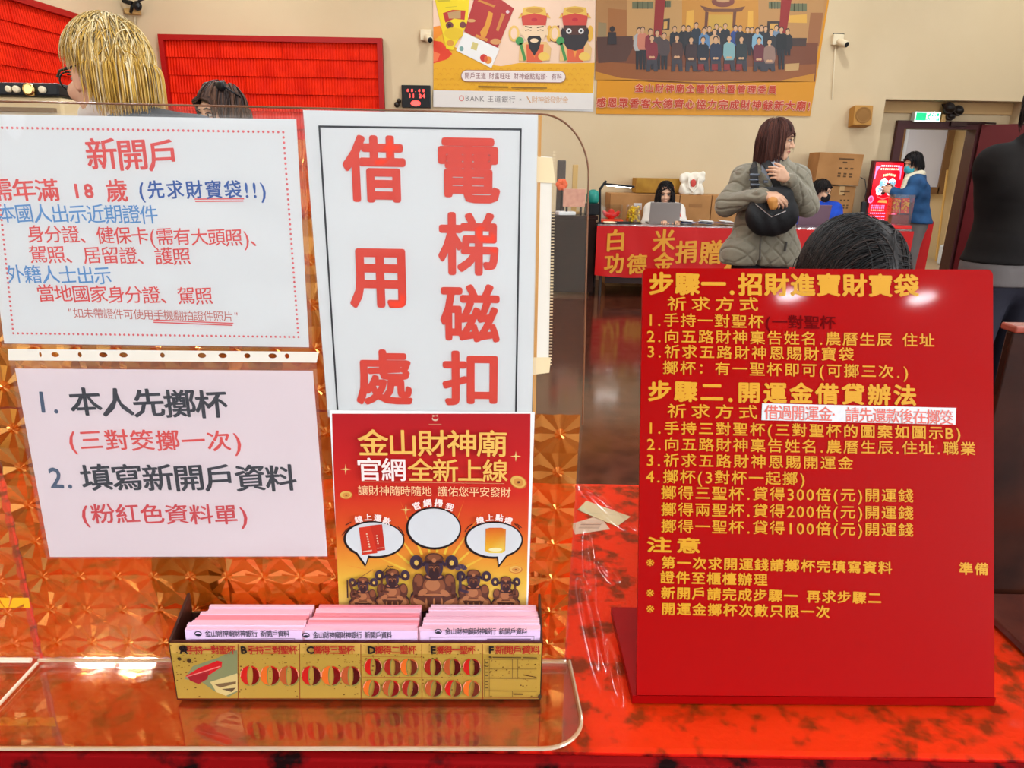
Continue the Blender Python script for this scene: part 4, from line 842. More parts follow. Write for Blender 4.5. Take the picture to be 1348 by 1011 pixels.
for x0, x1, y0, y1 in ((212, 325, 10, 48), (385, 420, 6, 40), (945, 1010, 12, 48), (1060, 1150, 20, 62)):
    A.pp([(x0, y0), (x1, y0), (x1, y1), (x0, y1)], S(110, 110, 76))
    for k in range(1, 4): x = x0+(x1-x0)*k/4; A.ps([(x, y0), (x, y1)], 3, S(60, 60, 44))
A.pp([(505, 60), (545, 55), (540, 150), (500, 155)], S(230, 170, 60)); A.pp([(835, 60), (862, 58), (862, 150), (832, 150)], S(230, 170, 60)); A.pp([(1045, 85), (1150, 78), (1150, 125), (1045, 122)], S(226, 170, 70))
A.pp([(575, 30), (640, 48), (760, 48), (820, 35), (800, 62), (760, 66), (640, 66), (605, 62)], S(120, 70, 40)); A.pp([(622, 80), (750, 80), (748, 160), (622, 165)], S(206, 160, 60)); A.pp([(605, 62), (622, 66), (615, 150), (600, 150)], S(110, 60, 36)); A.pp([(755, 66), (772, 62), (765, 150), (750, 150)], S(110, 60, 36)); A.pe(700, 10, 62, 30, S(130, 64, 44)); A.pe(700, 4, 36, 10, S(200, 150, 100))
A.pp([(375, 105), (415, 100), (412, 160), (372, 165)], S(70, 54, 40)); A.pp([(382, 118), (402, 115), (400, 155), (380, 158)], S(214, 160, 80)); A.pp([(938, 115), (1005, 115), (1000, 175), (935, 178)], S(60, 44, 34)); A.pp([(952, 128), (995, 128), (990, 170), (950, 172)], S(220, 166, 80))
A.pp([(336, 0), (390, 0), (372, 190), (326, 196)], S(150, 34, 28)); A.pp([(1012, 0), (1068, 0), (1040, 180), (1000, 190)], S(150, 34, 28))
A.pp([(18, 220), (220, 215), (520, 240), (900, 240), (1210, 230), (1195, 440), (1000, 430), (600, 445), (300, 430), (16, 420)], S(122, 62, 28)); A.pp([(16, 330), (600, 370), (1200, 345), (1192, 410), (980, 440), (600, 452), (300, 440), (150, 425), (14, 400)], S(150, 82, 26))
A.pp([(14, 385), (150, 420), (300, 432), (600, 446), (1000, 436), (1192, 395), (1188, 440), (14, 430)], S(204, 134, 8)); A.pp([(22, 200), (215, 195), (215, 260), (180, 330), (30, 340)], S(86, 50, 36)); A.pp([(1050, 205), (1150, 205), (1145, 250), (1050, 250)], S(70, 46, 36)); A.pp([(1035, 345), (1110, 340), (1105, 378), (1035, 384)], S(200, 156, 96))
rng = random.Random(11); sk = S(214, 164, 120); hrs = [S(34, 26, 24), S(46, 34, 30), S(70, 50, 40)]
def pal(x, y, c, h, s=1.0, sit=False, leg=None):
    leg = leg or S(36, 32, 36); e = A.pe
    if not sit: A.pp([(x-17*s, y+70*s), (x+17*s, y+70*s), (x+15*s, h), (x+3, h), (x, y+110*s), (x-3, h), (x-15*s, h)], leg)
    else: A.pp([(x-24*s, y+95*s), (x+24*s, y+95*s), (x+28*s, h), (x+10, h), (x+6, y+125*s), (x-6, y+125*s), (x-10, h), (x-28*s, h)], leg)
    A.pp([(x-12*s, y+17*s), (x+12*s, y+17*s), (x+26*s, y+30*s), (x+29*s, y+80*s), (x+20*s, y+104*s), (x-20*s, y+104*s), (x-29*s, y+80*s), (x-26*s, y+30*s)], c)
    A.pp([(x-5*s, y+8*s), (x+5*s, y+8*s), (x+6*s, y+22*s), (x-6*s, y+22*s)], sk); e(x, y-2*s, 12.5*s, 14*s, rng.choice(hrs), 12); e(x, y+2*s, 10*s, 12*s, sk, 12)
    if sit: e(x-7*s, y+92*s, 8*s, 6*s, sk, 8); e(x+6*s, y+92*s, 8*s, 6*s, sk, 8)
for x, y, c in ((440, 155, (34, 34, 40)), (488, 150, (30, 30, 34)), (514, 152, (40, 36, 40)), (556, 135, (36, 44, 56)), (606, 155, (100, 136, 166)), (626, 155, (44, 40, 44)), (664, 142, (40, 40, 46)), (685, 158, (40, 40, 50)), (712, 140, (30, 30, 36)), (766, 150, (40, 66, 130)), (792, 152, (44, 40, 44)), (832, 160, (34, 34, 40)), (854, 160, (40, 36, 40)), (906, 150, (44, 40, 44)), (928, 155, (40, 40, 44)), (986, 150, (120, 140, 160)), (1046, 168, (36, 32, 34))): pal(x, y, S(*c), 300, .95)
for x, y, c in ((248, 165, (180, 176, 170)), (268, 160, (206, 124, 96)), (310, 170, (140, 40, 48)), (346, 178, (80, 64, 60)), (384, 192, (80, 62, 60)), (958, 172, (40, 40, 44)), (1012, 160, (24, 24, 26)), (884, 165, (130, 170, 190)), (654, 172, (206, 160, 110)), (598, 165, (90, 130, 170))): pal(x, y, S(*c), 375, 1.05)
for x, y, c in ((318, 206, (136, 40, 48)), (452, 205, (80, 46, 36)), (528, 215, (60, 36, 36)), (592, 215, (30, 32, 44)), (660, 212, (36, 44, 66)), (732, 208, (130, 170, 170)), (798, 212, (40, 48, 50)), (892, 218, (110, 40, 48)), (948, 226, (150, 116, 100))): pal(x, y, S(*c), 385, 1.12, True, S(60, 54, 60))
for x in (580, 655, 785, 720): A.pp([(x-16, 345), (x+16, 345), (x+16, 378), (x-16, 378)], S(140, 34, 30))
A.pe(105, 158, 14, 16, S(50, 36, 32)); A.pp([(85, 175), (125, 175), (128, 240), (80, 240)], S(44, 34, 36))
A.build('banner_print', t, z=.013, dim=.8); Zp = .013+A.k*A.eps+.001
rt = mat('banner_red_text', S(186, 50, 20), .5); ro = mat('banner_text_outline', S(226, 176, 150), .5)
for s_, x0, y0, x1, y1, h in (('金山財神廟全體信徒暨管理委員', 222, 475, 990, 485, 42), ('感恩眾香客大德齊心協力完成財神爺新大廟!', 16, 553, 1172, 572, 48)):
    A.text(s_, x0, y0, x1, y1, h, ro, t, name='text_outline', bold=.075, z=Zp); A.text(s_, x0, y0, x1, y1, h, rt, t, bold=.02, z=Zp+.004)
# led clock
t, f = wall_thing('led_clock', 'small black display with red glowing digits on the back wall', 'led clock', 543, 141)
b = MB(); p, q = f.uv(530, 142), f.uv(567, 113); b.box(((p[0]+q[0])/2, (p[1]+q[1])/2, .03), (q[0]-p[0], q[1]-p[1], .05), bev=.006); b.build('clock_case', blk, t)
b = MB(); p2 = f.uv(523, 138); b.ball((p2[0], p2[1], .03), .035); p3 = f.uv(526, 133); b.ball((p3[0], p3[1], .04), .028); b.build('clock_sensor', mat('dark_brown_plastic', S(40, 28, 20), .4), t, True)
ledm = mat('red_led', (1, .06, .05, 1), .5, emit=2.2)
for s_, x0, x1, y, h in (('88.88', 535, 561, 119.5, 4), ('11 24', 538, 561, 126.5, 5.5)): line(f, s_, x0, y, x1, y+.4, h, ledm, t, name='led_digits', bold=.05, z=.057)
ar = Art(); c = f.uv(548, 136.5); e = f.uv(553, 136.5)[0]-c[0]; ar.ell(c[0], c[1], e*1.3, e*.7, (1, .06, .05, 1)); ar.build('led_glyph', t, ledm, z=.057)
# security cameras
def sec(px, py, label, s=1):
    t, f = wall_thing('security_camera', label, 'camera', px, py)
    b = MB(); b.box((0, 0, .03), (.13*s, .12*s, .06), bev=.01); b.build('camera_mount', ivory, t)
    M = Matrix.Rotation(R(25), 4, 'X') @ Matrix.Rotation(R(25*s), 4, 'Y'); b = MB(); b.lathe([(.032, 0), (.04, .02), (.04, .12), (.034, .13)], (0.01, -.02, .05), 16, M); b.build('camera_body', ivory, t, True)
    b = MB(); b.lathe([(.03, .131), (.03, .136), (.018, .14)], (0.01, -.02, .05), 16, M); b.build('camera_lens', blk, t)
    return t, f
sec(561, 47, 'small ivory security camera between the red board and the bank poster')
t, f = sec(1101, 53, 'small ivory security camera on the bare wall right of the group photo banner')
p, q = f.uv(1099, 60), f.uv(1095, 131); b = MB(); b.tube([(p[0], p[1], .012), (q[0], q[1], .012)], .008, 6); b.build('cable_conduit', ivory, t); b = MB(); p, q = f.uv(1096, 45), f.uv(1110, 45); b.tube([(p[0], p[1]-.1, .02), (p[0], p[1], .02), (q[0], q[1], .02), (q[0], q[1]-.12, .02)], .006, 6); b.build('cable_loop', blk, t)
t, f = wall_thing('spotlight', 'black jointed spotlight on a tan bracket near the wall corner', 'spotlight', 178, 19)
b = MB(); b.box((0, .02, .05), (.16, .06, .1), bev=.01); b.build('lamp_bracket', tanm, t)
b = MB(); p, q, r_ = f.uv(169, 4), f.uv(182, 8), f.uv(192, 9); b.tube([(p[0], p[1], .12), (q[0], q[1], .14)], [.022, .028], 8); b.build('lamp_arm', blk, t)
b = MB(); b.ball((f.uv(189, 11)[0], f.uv(189, 11)[1], .14), (.05, .055, .045)); b.tube([(q[0], q[1], .14), (r_[0]+.07, r_[1]+.06, .14)], .012, 6); b.tube([(0, 0, .1), (q[0], q[1], .13)], .018, 6); b.build('lamp_head', blk, t, True)
p, q = f.uv(178, 22), f.uv(180, 60); b = MB(); b.tube([(p[0], p[1], .012), (q[0], q[1], .012)], .01, 6); b.build('cable_conduit', ivory, t)
# wall loudspeaker
t, f = wall_thing('wall_speaker', 'tan square loudspeaker on the wall above the cardboard boxes', 'loudspeaker', 1128, 167)
p, q = f.uv(1115, 167), f.uv(1143, 141); b = MB(); wd, hg = q[0]-p[0], q[1]-p[1]
MS = Matrix.Rotation(R(-9), 4, 'X'); b.box(((p[0]+q[0])/2, (p[1]+q[1])/2, .075), (wd, hg, .15), MS, bev=.01); b.build('speaker_case', mat('speaker_tan', S(178, 126, 56), .6), t)
b = MB(); b.lathe([(.095, .076), (.095, .082), (.085, .082), (.07, .078), (.01, .083)], ((p[0]+q[0])/2, (p[1]+q[1])/2, .075), 24, MS); b.build('speaker_grille', mat('grille_tan', S(140, 96, 44), .7), t)
b = MB(); b.ball(((p[0]+q[0])/2, p[1]+.03, .145), .011); b.build('speaker_knob', blk, t, True)
# exit sign and emergency light on the recess wall
t, f = wall_thing('exit_sign', 'lit green and white emergency exit sign above the open door', 'exit sign', 1214, 161, IF)
p, q = f.uv(1197, 161), f.uv(1233, 148); b = MB(); b.box(((p[0]+q[0])/2, (p[1]+q[1])/2, .06), (q[0]-p[0], q[1]-p[1], .09), bev=.006); b.build('sign_case', mat('sign_white', S(225, 230, 226), .4), t)
A = PA(f, 1000, 100, 3.874, .0006); gn = S(10, 186, 120); wt_ = S(226, 246, 238); ww, hh = q[0]-p[0], q[1]-p[1]
A.rect(p[0]+.006, p[1]+.006, q[0]-.006, q[1]-.006, wt_); A.rect(p[0]+.015, p[1]+.018, p[0]+ww*.44, q[1]-.014, gn); A.rect(p[0]+ww*.64, p[1]+.018, q[0]-.015, q[1]-.014, gn)
cx, cy = p[0]+ww*.54, p[1]+hh*.5; A.ell(cx+.01, cy+hh*.26, hh*.08, hh*.08, gn)
for a_, b_ in (((0, .14), (-.04, -.08)), ((-.04, -.08), (.1, -.16)), ((.1, -.16), (.08, -.34)), ((-.04, -.08), (-.14, -.26)), ((-.14, -.26), (-.26, -.24)), ((0, .12), (.17, .04)), ((0, .12), (-.16, .04))): A.stroke([(cx+a_[0]*hh, cy+a_[1]*hh), (cx+b_[0]*hh, cy+b_[1]*hh)], hh*.08, gn)
lit = ink('lit_sign', .4, emit=1.1); A.build('sign_face', t, lit, z=.107)
wl = mat('lit_white', (.85, 1, .93, 1), .4, emit=1.2); it = [(ch, p[0]+ww*(.72+.12*i), p[1]+hh*.68, .09, .075, 0) for i, ch in enumerate('出口')]+[(ch, p[0]+ww*(.695+.06*i), p[1]+hh*.3, .05, .07, 0) for i, ch in enumerate('EXIT')]
link('sign_text', letters(it, bold=.04, z=.115), wl, t)
t, f = wall_thing('emergency_light', 'twin round emergency lamps on a tan battery box beside the exit sign', 'emergency light', 1242, 160, IF)
b = MB(); p, q = f.uv(1233, 161), f.uv(1241, 151); b.box(((p[0]+q[0])/2, (p[1]+q[1])/2, .05), (q[0]-p[0], q[1]-p[1], .09), bev=.008); b.build('battery_box', tanm, t)
for x, y, r_ in ((1242, 146, .075), (1244, 156, .055), (1254, 149, .065)):
    c = f.uv(x, y); b = MB(); M = Matrix.Rotation(R(-20), 4, 'X'); b.lathe([(r_*.5, 0), (r_, .05), (r_, .08), (r_*.85, .085), (r_*.82, .06)], (c[0], c[1], .05), 16, M); b.build('lamp_head', mat('dark_brown_plastic', S(40, 28, 20), .4), t, True)
b = MB(); c, d = f.uv(1236, 138), f.uv(1246, 138); e = f.uv(1240, 150); b.tube([(e[0], e[1], .06), (c[0], c[1], .07), (d[0], d[1], .07), (d[0], e[1], .06)], .007, 6); b.build('lamp_wire', blk, t)

# ================================================================ DONATION TABLE AND WHAT STANDS ON IT
TY = 8.0; TZ = PY(990, 299, TY).z; TX0, TX1 = PY(789, 298, TY).x, PY(1198, 301, TY).x; TD = .75
t = thing('donation_table', 'long table under clear vinyl with a red banner along its front', 'table', ((TX0+TX1)/2, TY, 0)); W = TX1-TX0
b = MB(); b.box((0, TD/2, TZ-.015), (W, TD, .03), bev=.004); b.build('table_top', mat('table_laminate', S(120, 62, 44), .3), t)
legm = mat('table_leg_metal', S(70, 60, 56), .4, .5)
for x in (-W/2+.05, -.03, .03, W/2-.05):
    for y in (.06, TD-.06): b = MB(); b.tube([(x, y, TZ-.03), (x, y, .0)], .018, 8); b.build('leg', legm, t)
b = MB(); b.box((0, .045, TZ*.5), (W-.2, .02, TZ*.62)); b.build('modesty_panel', mat('dark_panel', S(52, 28, 24), .4), t)
o = tag(MB().add([(TX0-.02, TY-.018, TZ-.06), (TX1+.02, TY-.018, TZ-.06), (TX1+.02, TY-.006, TZ+.004), (TX0-.02, TY-.006, TZ+.004), (TX1+.02, TY+TD, TZ+.004), (TX0-.02, TY+TD, TZ+.004)], [(0, 1, 2, 3), (3, 2, 4, 5)]).build('table_cover', clear('table_vinyl', (1, .98, .96, 1), .1, .12, haze=.06, bump=(6, .3, .03))), 'clear vinyl cover over the donation table top and front edge', 'table cover')
# banner with folds
bf = Fr((TX0, TY-.03, 0), (1, 0, 0), (0, -1, 0)); z0 = bf.uv(850, 367)[1]; z1 = TZ-.012; NX, NZ = 140, 10; V = []
for j in range(NZ+1):
    for i in range(NX+1):
        x = -.03+(W+.06)*i/NX; s_ = 1-j/NZ; zb = z0+.02*math.sin(x*1.3)+.03*max(0, 1-x*3)
        V.append((x, zb+(z1-zb)*j/NZ, .008+.02*s_*math.sin(x*7+1.5*math.sin(x*2.1))*.6+.008*math.sin(x*17+j*.4)*s_))
Fq = [(j*(NX+1)+i, j*(NX+1)+i+1, (j+1)*(NX+1)+i+1, (j+1)*(NX+1)+i) for j in range(NZ) for i in range(NX)]
bt_ = thing('donation_banner', 'red cloth banner with gold brush characters hung on the donation table front', 'banner', m=bf.m())
MB().add(V, Fq).build('banner_cloth', mat('banner_red_cloth', S(196, 14, 12), .55, spec=.3), bt_, True)
gb = mat('gold_brush_paint', S(222, 150, 40), .5)
it = []
for ch, x, y, h in (('白', 810, 317, 27), ('米', 873.5, 317, 28), ('捐', 903, 332, 28), ('贈', 936, 333, 30), ('功', 808, 347, 25), ('德', 838, 348, 25), ('金', 873, 346, 25), ('箱', 967, 345, 26), ('光', 1085, 315, 24), ('明', 1066, 345, 24), ('米', 1178, 325, 22)):
    c = bf.uv(x, y); e = bf.uv(x, y-h/2)[1]-bf.uv(x, y+h/2)[1]; it.append((ch, c[0], c[1], e*1.05, e*1.08, 0))
for one in it:
  me = letters([one], kai=.03, z=.0); o = link('brush_character', me, gb, bt_)
  for v in me.vertices:
    x, zz = v.co.x, v.co.y; s_ = max(0, min(1, (z1-zz)/(z1-z0))); v.co.z += .008+.02*s_*math.sin(x*7+1.5*math.sin(x*2.1))*.6+.008*s_+.006
def on(px, py, Y): return PY(px, py, Y)
# desk lamp clamped to the left end
Yl = 8.06; t = thing('desk_lamp', 'black jointed desk lamp with a flat lit bar over the donation table', 'desk lamp', (on(790, 292, Yl).x, Yl, TZ+.001)); L0 = Vector(t.location)
def rel(px, py, Y=Yl): return PY(px, py, Y)-L0
b = MB(); b.lathe([(.05, 0), (.05, .012), (.02, .02)], n=16); b.build('lamp_base', blk, t)
b = MB(); b.tube([(0, 0, .015), rel(790, 248)], .012, 8); b.tube([rel(790, 249), rel(798, 238)], .014, 8); b.build('lamp_arm', blk, t)
b = MB(); p, q = rel(795, 242), rel(835, 246); b.box((p+q)/2, ((q-p).length, .05, .022), Matrix.Rotation(-math.atan2((q-p).z, (q-p).x), 4, 'Y'), bev=.004); b.build('lamp_bar', blk, t)
b = MB(); b.box((p+q)/2+Vector((0, 0, -.0145)), ((q-p).length*.8, .034, .006), Matrix.Rotation(-math.atan2((q-p).z, (q-p).x), 4, 'Y')); b.build('light_strip', mat('led_strip', (1, .97, .9, 1), .5, emit=14), t)
# acrylic boxes
acb = clear('thin_acrylic', (.97, .97, .97, 1), .07, .03)
def boxshell(w_, d_, h_, z=0, T=.004):
    b = MB()
    for c, s_ in (((0, -d_/2, z+h_/2), (w_, T, h_)), ((0, d_/2, z+h_/2), (w_, T, h_)), ((-w_/2, 0, z+h_/2), (T, d_-T, h_)), ((w_/2, 0, z+h_/2), (T, d_-T, h_)), ((0, 0, z+h_), (w_+T, d_+T, T))): b.box(c, s_)
    return b
p = on(804, 292, 8.28); t = thing('ingot_display', 'clear box holding a red ingot shape on an orange base, beside the desk lamp', 'display box', (p.x, 8.28, TZ+.001)); wd = .23
b = MB(); b.box((0, 0, .022), (wd+.03, .18, .04), bev=.006); b.build('display_base', mat('orange_red_base', S(222, 70, 30), .35), t)
boxshell(wd, .16, .16, .043).build('display_cover', acb, t)
me = solid([ell((0, 0, .085), (.085, .04, .03)), ell((-.075, 0, .11), (.03, .035, .022), Matrix.Rotation(R(35), 3, 'Y')), ell((.075, 0, .11), (.03, .035, .022), Matrix.Rotation(R(-35), 3, 'Y')), ell((0, 0, .12), (.035, .03, .035)), cap((0, 0, .045), (0, 0, .08), .035, .03)], .006, .02); link('red_ingot', me, mat('red_lacquer', S(222, 30, 22), .3, coat=.4), t)
p = on(833, 292, 8.22); t = thing('candy_jar', 'clear jar of shiny yellow wrapped pieces on a dark tray, left of the silver laptop', 'jar', (p.x, 8.22, TZ+.001))
b = MB(); b.lathe([(.1, 0), (.1, .012), (.09, .014)], n=20); b.build('jar_tray', mat('dark_brown_plastic', S(40, 28, 20), .4), t)
b = MB(); b.lathe([(.082, .014), (.084, .02), (.084, .185), (.078, .19), (.0785, .186), (.081, .18), (.081, .02)], n=24); b.build('jar_glass', acb, t)
b = MB(); rng = random.Random(2)
for k in range(70):
    a, r_ = rng.uniform(0, 6.28), .066*math.sqrt(rng.random()); M = Matrix.Rotation(rng.uniform(0, 3), 4, (rng.random(), rng.random(), rng.random()+.1)); b.box((r_*math.cos(a), r_*math.sin(a), .03+.15*k/70), (.036, .03, .022), M, bev=.006)
o = b.build('wrapped_pieces', mat('yellow_foil', S(236, 196, 30), .25, .3), t); o['kind'] = 'stuff'
b = MB(); b.lathe([(.085, .192), (.085, .205), (.02, .208)], n=24); b.build('jar_lid', acb, t)
p = on(803, 295, 8.06); t = tag(MB().lathe([(.05, 0), (.075, .012), (.078, .02), (.07, .018), (.045, .006)], n=20).build('small_dish', ivory, smooth=True), 'small pale dish on the donation table in front of the red ingot box', 'dish'); t.location = (p.x, 8.08, TZ+.0045)
p = on(820, 294, 8.06); t = tag(MB().box((0, 0, .012), (.16, .07, .024), bev=.004).build('black_tray', blk), 'flat black tray on the donation table in front of the yellow jar', 'tray'); t.location = (p.x, 8.1, TZ+.0045)
def laptop(px0, px1, ytop, Y, m, label, lean):
    a, b_ = PY(px0, 297, Y), PY(px1, 297, Y); hgt = PY(px0, ytop, Y).z-TZ; W = b_.x-a.x; t = thing('laptop', label, 'laptop', ((a.x+b_.x)/2, Y, TZ+.001))
    b = MB(); b.box((0, .13, .01), (W, .24, .016), bev=.005); b.build('keyboard_base', m, t)
    M = Matrix.Rotation(R(lean), 4, 'X'); b = MB(); b.box(Vector((0, .012, .018))+M @ Vector((0, 0, hgt/2)), (W, .009, hgt), M, bev=.004); l = b.build('lid', m, t)
    b = MB(); b.box(Vector((0, .012, .018))+M @ Vector((0, .0052, hgt/2)), (W-.03, .001, hgt-.03), M); b.build('screen', mat('lit_screen', S(200, 210, 230), .4, emit=.6), l)
    return t
laptop(854, 894, 268, 8.16, mat('laptop_silver', S(150, 140, 134), .35, .5), 'silver laptop open in front of the seated woman', 8)
laptop(1050, 1090, 271, 8.16, mat('laptop_purple', S(112, 84, 96), .3, .4), 'dusky purple laptop open in front of the masked man', 10)
rng = random.Random(8)
for k, (px, lab) in enumerate(((904, 'loose white papers with blue edge beside the silver laptop'), (930, 'crumpled white sheets between the silver laptop and the standing woman'), (957, 'white leaflets on the donation table just left of the standing woman'))):
    p = on(px, 294, 8.2); t = thing('paper_pile', lab, 'papers', (p.x, 8.2, TZ+.0045))
    for j in range(4): M = Matrix.Rotation(rng.uniform(-.5, .5), 4, 'Z') @ Matrix.Rotation(rng.uniform(.02, .09), 4, 'Y'); b = MB(); b.box((rng.uniform(-.02, .02), rng.uniform(-.02, .02), .012+.01*j), (.15, .2, .0015), M); b.build('paper_sheet', papm if j != 1 else mat('blue_leaflet', S(70, 96, 170), .5), t)
# display stand with red packets
p = on(1180, 300, 8.2); t = thing('packet_display', 'clear stand of red and gold packets at the table end before the light box', 'display stand', (p.x, 8.2, TZ+.001)); w2 = .225
b = MB(); b.box((0, 0, .02), (.26, .17, .038), bev=.006); b.build('display_base', mat('red_lacquer', S(170, 24, 18), .3), t); boxshell(w2, .14, .33, .041).build('display_cover', acb, t)
b = MB(); b.box((0, -.005, .1), (w2-.03, .1, .1), bev=.01); b.build('lower_block', mat('dark_red_block', S(130, 26, 24), .4), t)
for x in (-.053, .053):
    M = Matrix.Rotation(R(-10), 4, 'X'); b = MB(); b.box((x, 0, .25), (.092, .012, .17), M, bev=.002); pk = b.build('red_packet', mat('packet_red', S(206, 40, 24), .35), t)
    b = MB(); r2 = random.Random(int(x*1000)+90)
    for k in range(26): b.ball((x+r2.uniform(-.038, .038), -.012+r2.uniform(-.002, .002), .25+r2.uniform(-.07, .07)), (r2.uniform(.006, .013), .006, r2.uniform(.006, .016)), nu=8, nv=6)
    b.build('gold_ornament', mat('gold_relief', S(226, 164, 50), .3, .6), pk)
# black card terminal
p = on(1132, 299, 8.55); t = thing('card_terminal', 'black upright phone terminal on the table beside the light box', 'terminal', (p.x, 8.55, TZ+.001))
b = MB(); b.box((0, 0, .015), (.12, .12, .03), bev=.008); b.build('terminal_base', blk, t); b = MB(); b.box((.02, .02, .15), (.06, .04, .25), Matrix.Rotation(R(-12), 4, 'X'), bev=.01); b.build('handset', blk, t); b = MB(); b.tube([(.02, .05, .27), (.03, .05, .4), (.0, .06, .52), (-.04, .1, .55)], .005, 6); b.build('cord', blk, t)

# ================================================================ BOXES BEHIND THE TABLE
kraft = mat('cardboard', S(178, 128, 78), .8, spec=.2, noise=(4, S(160, 112, 66), .3, .7)); kd = mat('cardboard_print', S(96, 66, 36), .7); tp_ = mat('packing_tape', S(196, 156, 100), .35)
def carton(c, d, label, rz=0, tilt=0, deco='', m=None, group=None):
    t = thing('cardboard_box', label, 'cardboard box', c, rz, group=group); M = Matrix.Rotation(tilt, 4, 'Y')
    b = MB(); b.box(M @ Vector((0, 0, d[2]/2)), d, M, bev=.006); b.build('box_body', m or kraft, t)
    b = MB(); b.box(M @ Vector((0, 0, d[2]+.001)), (d[0]*.98, .06, .002), M); b.box(M @ Vector((0, -d[1]/2-.001, d[2]-.05)), (.06, .002, .1), M) if 't' in deco else None; b.build('packing_tape', tp_, t)
    if 'p' in deco:
        marks = [(.12, .83, .34), (.1, .72, .1)]+[(.02+.13*j, .28+.085*i, .07) for i in range(4) for j in range(3) if i != 2]
        for x, z, w_ in marks: b = MB(); b.box(M @ Vector((d[0]*x, -d[1]/2-.0015, d[2]*z)), (d[0]*w_, .002, .018), M); b.build('box_print', kd, t)
    if 'l' in deco: b = MB(); b.box(M @ Vector((-d[0]*.1, -d[1]/2-.0015, d[2]*.74)), (.1, .002, .075), M); b.build('white_label', papm, t)
    if 'h' in deco: b = MB(); b.box(M @ Vector((.0, -d[1]/2-.0015, d[2]*.78)), (.16, .002, .045), M); b.box(M @ Vector((.0, -d[1]/2-.002, d[2]*.78)), (.13, .002, .006), M); b.build('hand_hole', mat('cardboard_shadow', S(150, 104, 60), .8), t)
    return t
YB = 9.03
tops = PY(850, 255, YB-.25).z
for x0, x1, dec, lab in ((802, 893.5, 'l', 'wide brown cardboard box with white label behind the desk lamp'), (893.5, 935.5, 'h', 'brown cardboard box with hand hole, second along behind the seated woman'), (935.5, 986, '', 'brown cardboard box partly hidden by the standing woman')):
    a, b_ = PY(x0, 280, YB-.25).x, PY(x1, 280, YB-.25).x
    carton(((a+b_)/2, YB, tops/2+.0), (b_-a-.008, .5, tops/2-.004), lab, deco=dec)
    carton(((a+b_)/2, YB, 0), (b_-a-.008, .5, tops/2-.004), lab.replace('brown', 'lower brown', 1).replace(' with white label', '').replace(' with hand hole', ''), deco='')
a, b_ = PY(837, 250, YB-.1).x, PY(901, 250, YB-.1).x; zz = PY(860, 235, YB-.1).z
carton(((a+b_)/2, YB+.07, tops+.003), (b_-a, .3, zz-tops), 'low mustard yellow crate on top of the brown cardboard boxes', m=mat('mustard_card', S(176, 132, 44), .7, noise=(8, S(150, 104, 34), .3, .7)))
# tote bag on the boxes
p = PY(905, 252, YB-.1); t = thing('tote_bag', 'white tote bag with red print on the boxes behind the seated woman', 'tote bag', (p.x+.03, YB-.17, tops+.003))
me = solid([cap((-.1, 0, .06), (.1, 0, .06), .055), cap((-.11, 0, .17), (.11, 0, .17), .04), cap((-.12, 0, .22), (.12, 0, .24), .025), ell((0, 0, .01), (.14, .06, .02))], .008, .05, lambda V, N: .006*np.sin(V[:, 0]*60+V[:, 2]*25)); link('bag_body', me, mat('cream_canvas', S(232, 222, 204), .8), t)
b = MB(); b.tube([(-.06, -.06, .2), (-.05, -.08, .08), (0, -.085, .03), (.05, -.08, .08), (.06, -.06, .2)], .012, 8); b.build('bag_handle', mat('cream_canvas', S(232, 222, 204), .8), t)
b = MB(); b.ball((.0, -.062, .13), (.035, .008, .045)); b.build('red_print', mat('bag_red', S(196, 70, 60), .6), t, True)
p = PY(881, 252, YB-.2); tag(MB().box((p.x, YB-.17, tops+.046), (.12, .1, .084), bev=.01).build('orange_parcel', mat('orange_paper', S(206, 120, 60), .6)), 'small orange parcel in front of the white tote bag', 'parcel')
# tall stack at the right
z1_, z2_ = PY(1100, 245, 8.7).z, PY(1100, 285, 8.7).z
def wx(px): return PY(px, 260, 8.75).x
carton(((wx(1088)+wx(1121))/2+.02, 8.98, 0), (.36, .44, z2_), 'lowest cardboard box of the stack left of the light box', 0.0)
carton(((wx(1090)+wx(1120))/2+.01, 8.98, z2_+.001), (.34, .44, z1_-z2_-.002), 'middle cardboard box with small print in the stack left of the light box', .05, 0, 'pt')
carton((wx(1101), 8.97, z1_+.014), (wx(1129)-wx(1074), .46, PY(1100, 202, 8.74).z-z1_-.01), 'topmost tilted cardboard box with dark print near the wall speaker', -.12, R(2.2), 'p')
# red light box
YL = 8.96; p, q = PY(1138, 300, YL), PY(1194, 212, YL); W, H = q.x-p.x, q.z
t = thing('light_box', 'glowing red upright light box advertisement beside the girl in denim', 'light box', ((p.x+q.x)/2, YL, 0))
b = MB(); b.box((0, .04, H/2+.01), (W+.03, .08, H-.02), bev=.006); b.box((0, .04, .015), (W+.1, .36, .03), bev=.006); b.build('box_frame', mat('dark_red_metal', S(90, 14, 20), .35, .3), t)
f = Fr((t.location.x, YL-.002, H/2), (1, 0, 0), (0, -1, 0)); A = PA(f, 1040, 190, 5.945, .00004); vh = PY(1138, 212, YL).z-PY(1138, 300, YL).z; A.P = lambda x, y: ((x-752)/330*W, H/2-.015-(y-130)/520*vh)
lr, lp, lw_ = S(222, 12, 30), S(250, 120, 170), S(250, 225, 232); w5 = W/2-.012
A.rect(-w5, -H/2+.04, w5, H/2-.02, lr)
def lbox(pts, c): A.pp(pts, c)
for sx in (-1, 1): A.pp([(742+sx*138, 160), (742+sx*80, 160), (742+sx*100, 176), (742+sx*122, 205), (742+sx*128, 260), (742+sx*138, 262)], lp)
A.pe(604, 420, 28, 30, lp); A.pe(604, 420, 18, 20, S(240, 60, 100)); A.pe(868, 560, 30, 40, lp); A.pp([(590, 560), (640, 600), (640, 660), (590, 660)], lp)
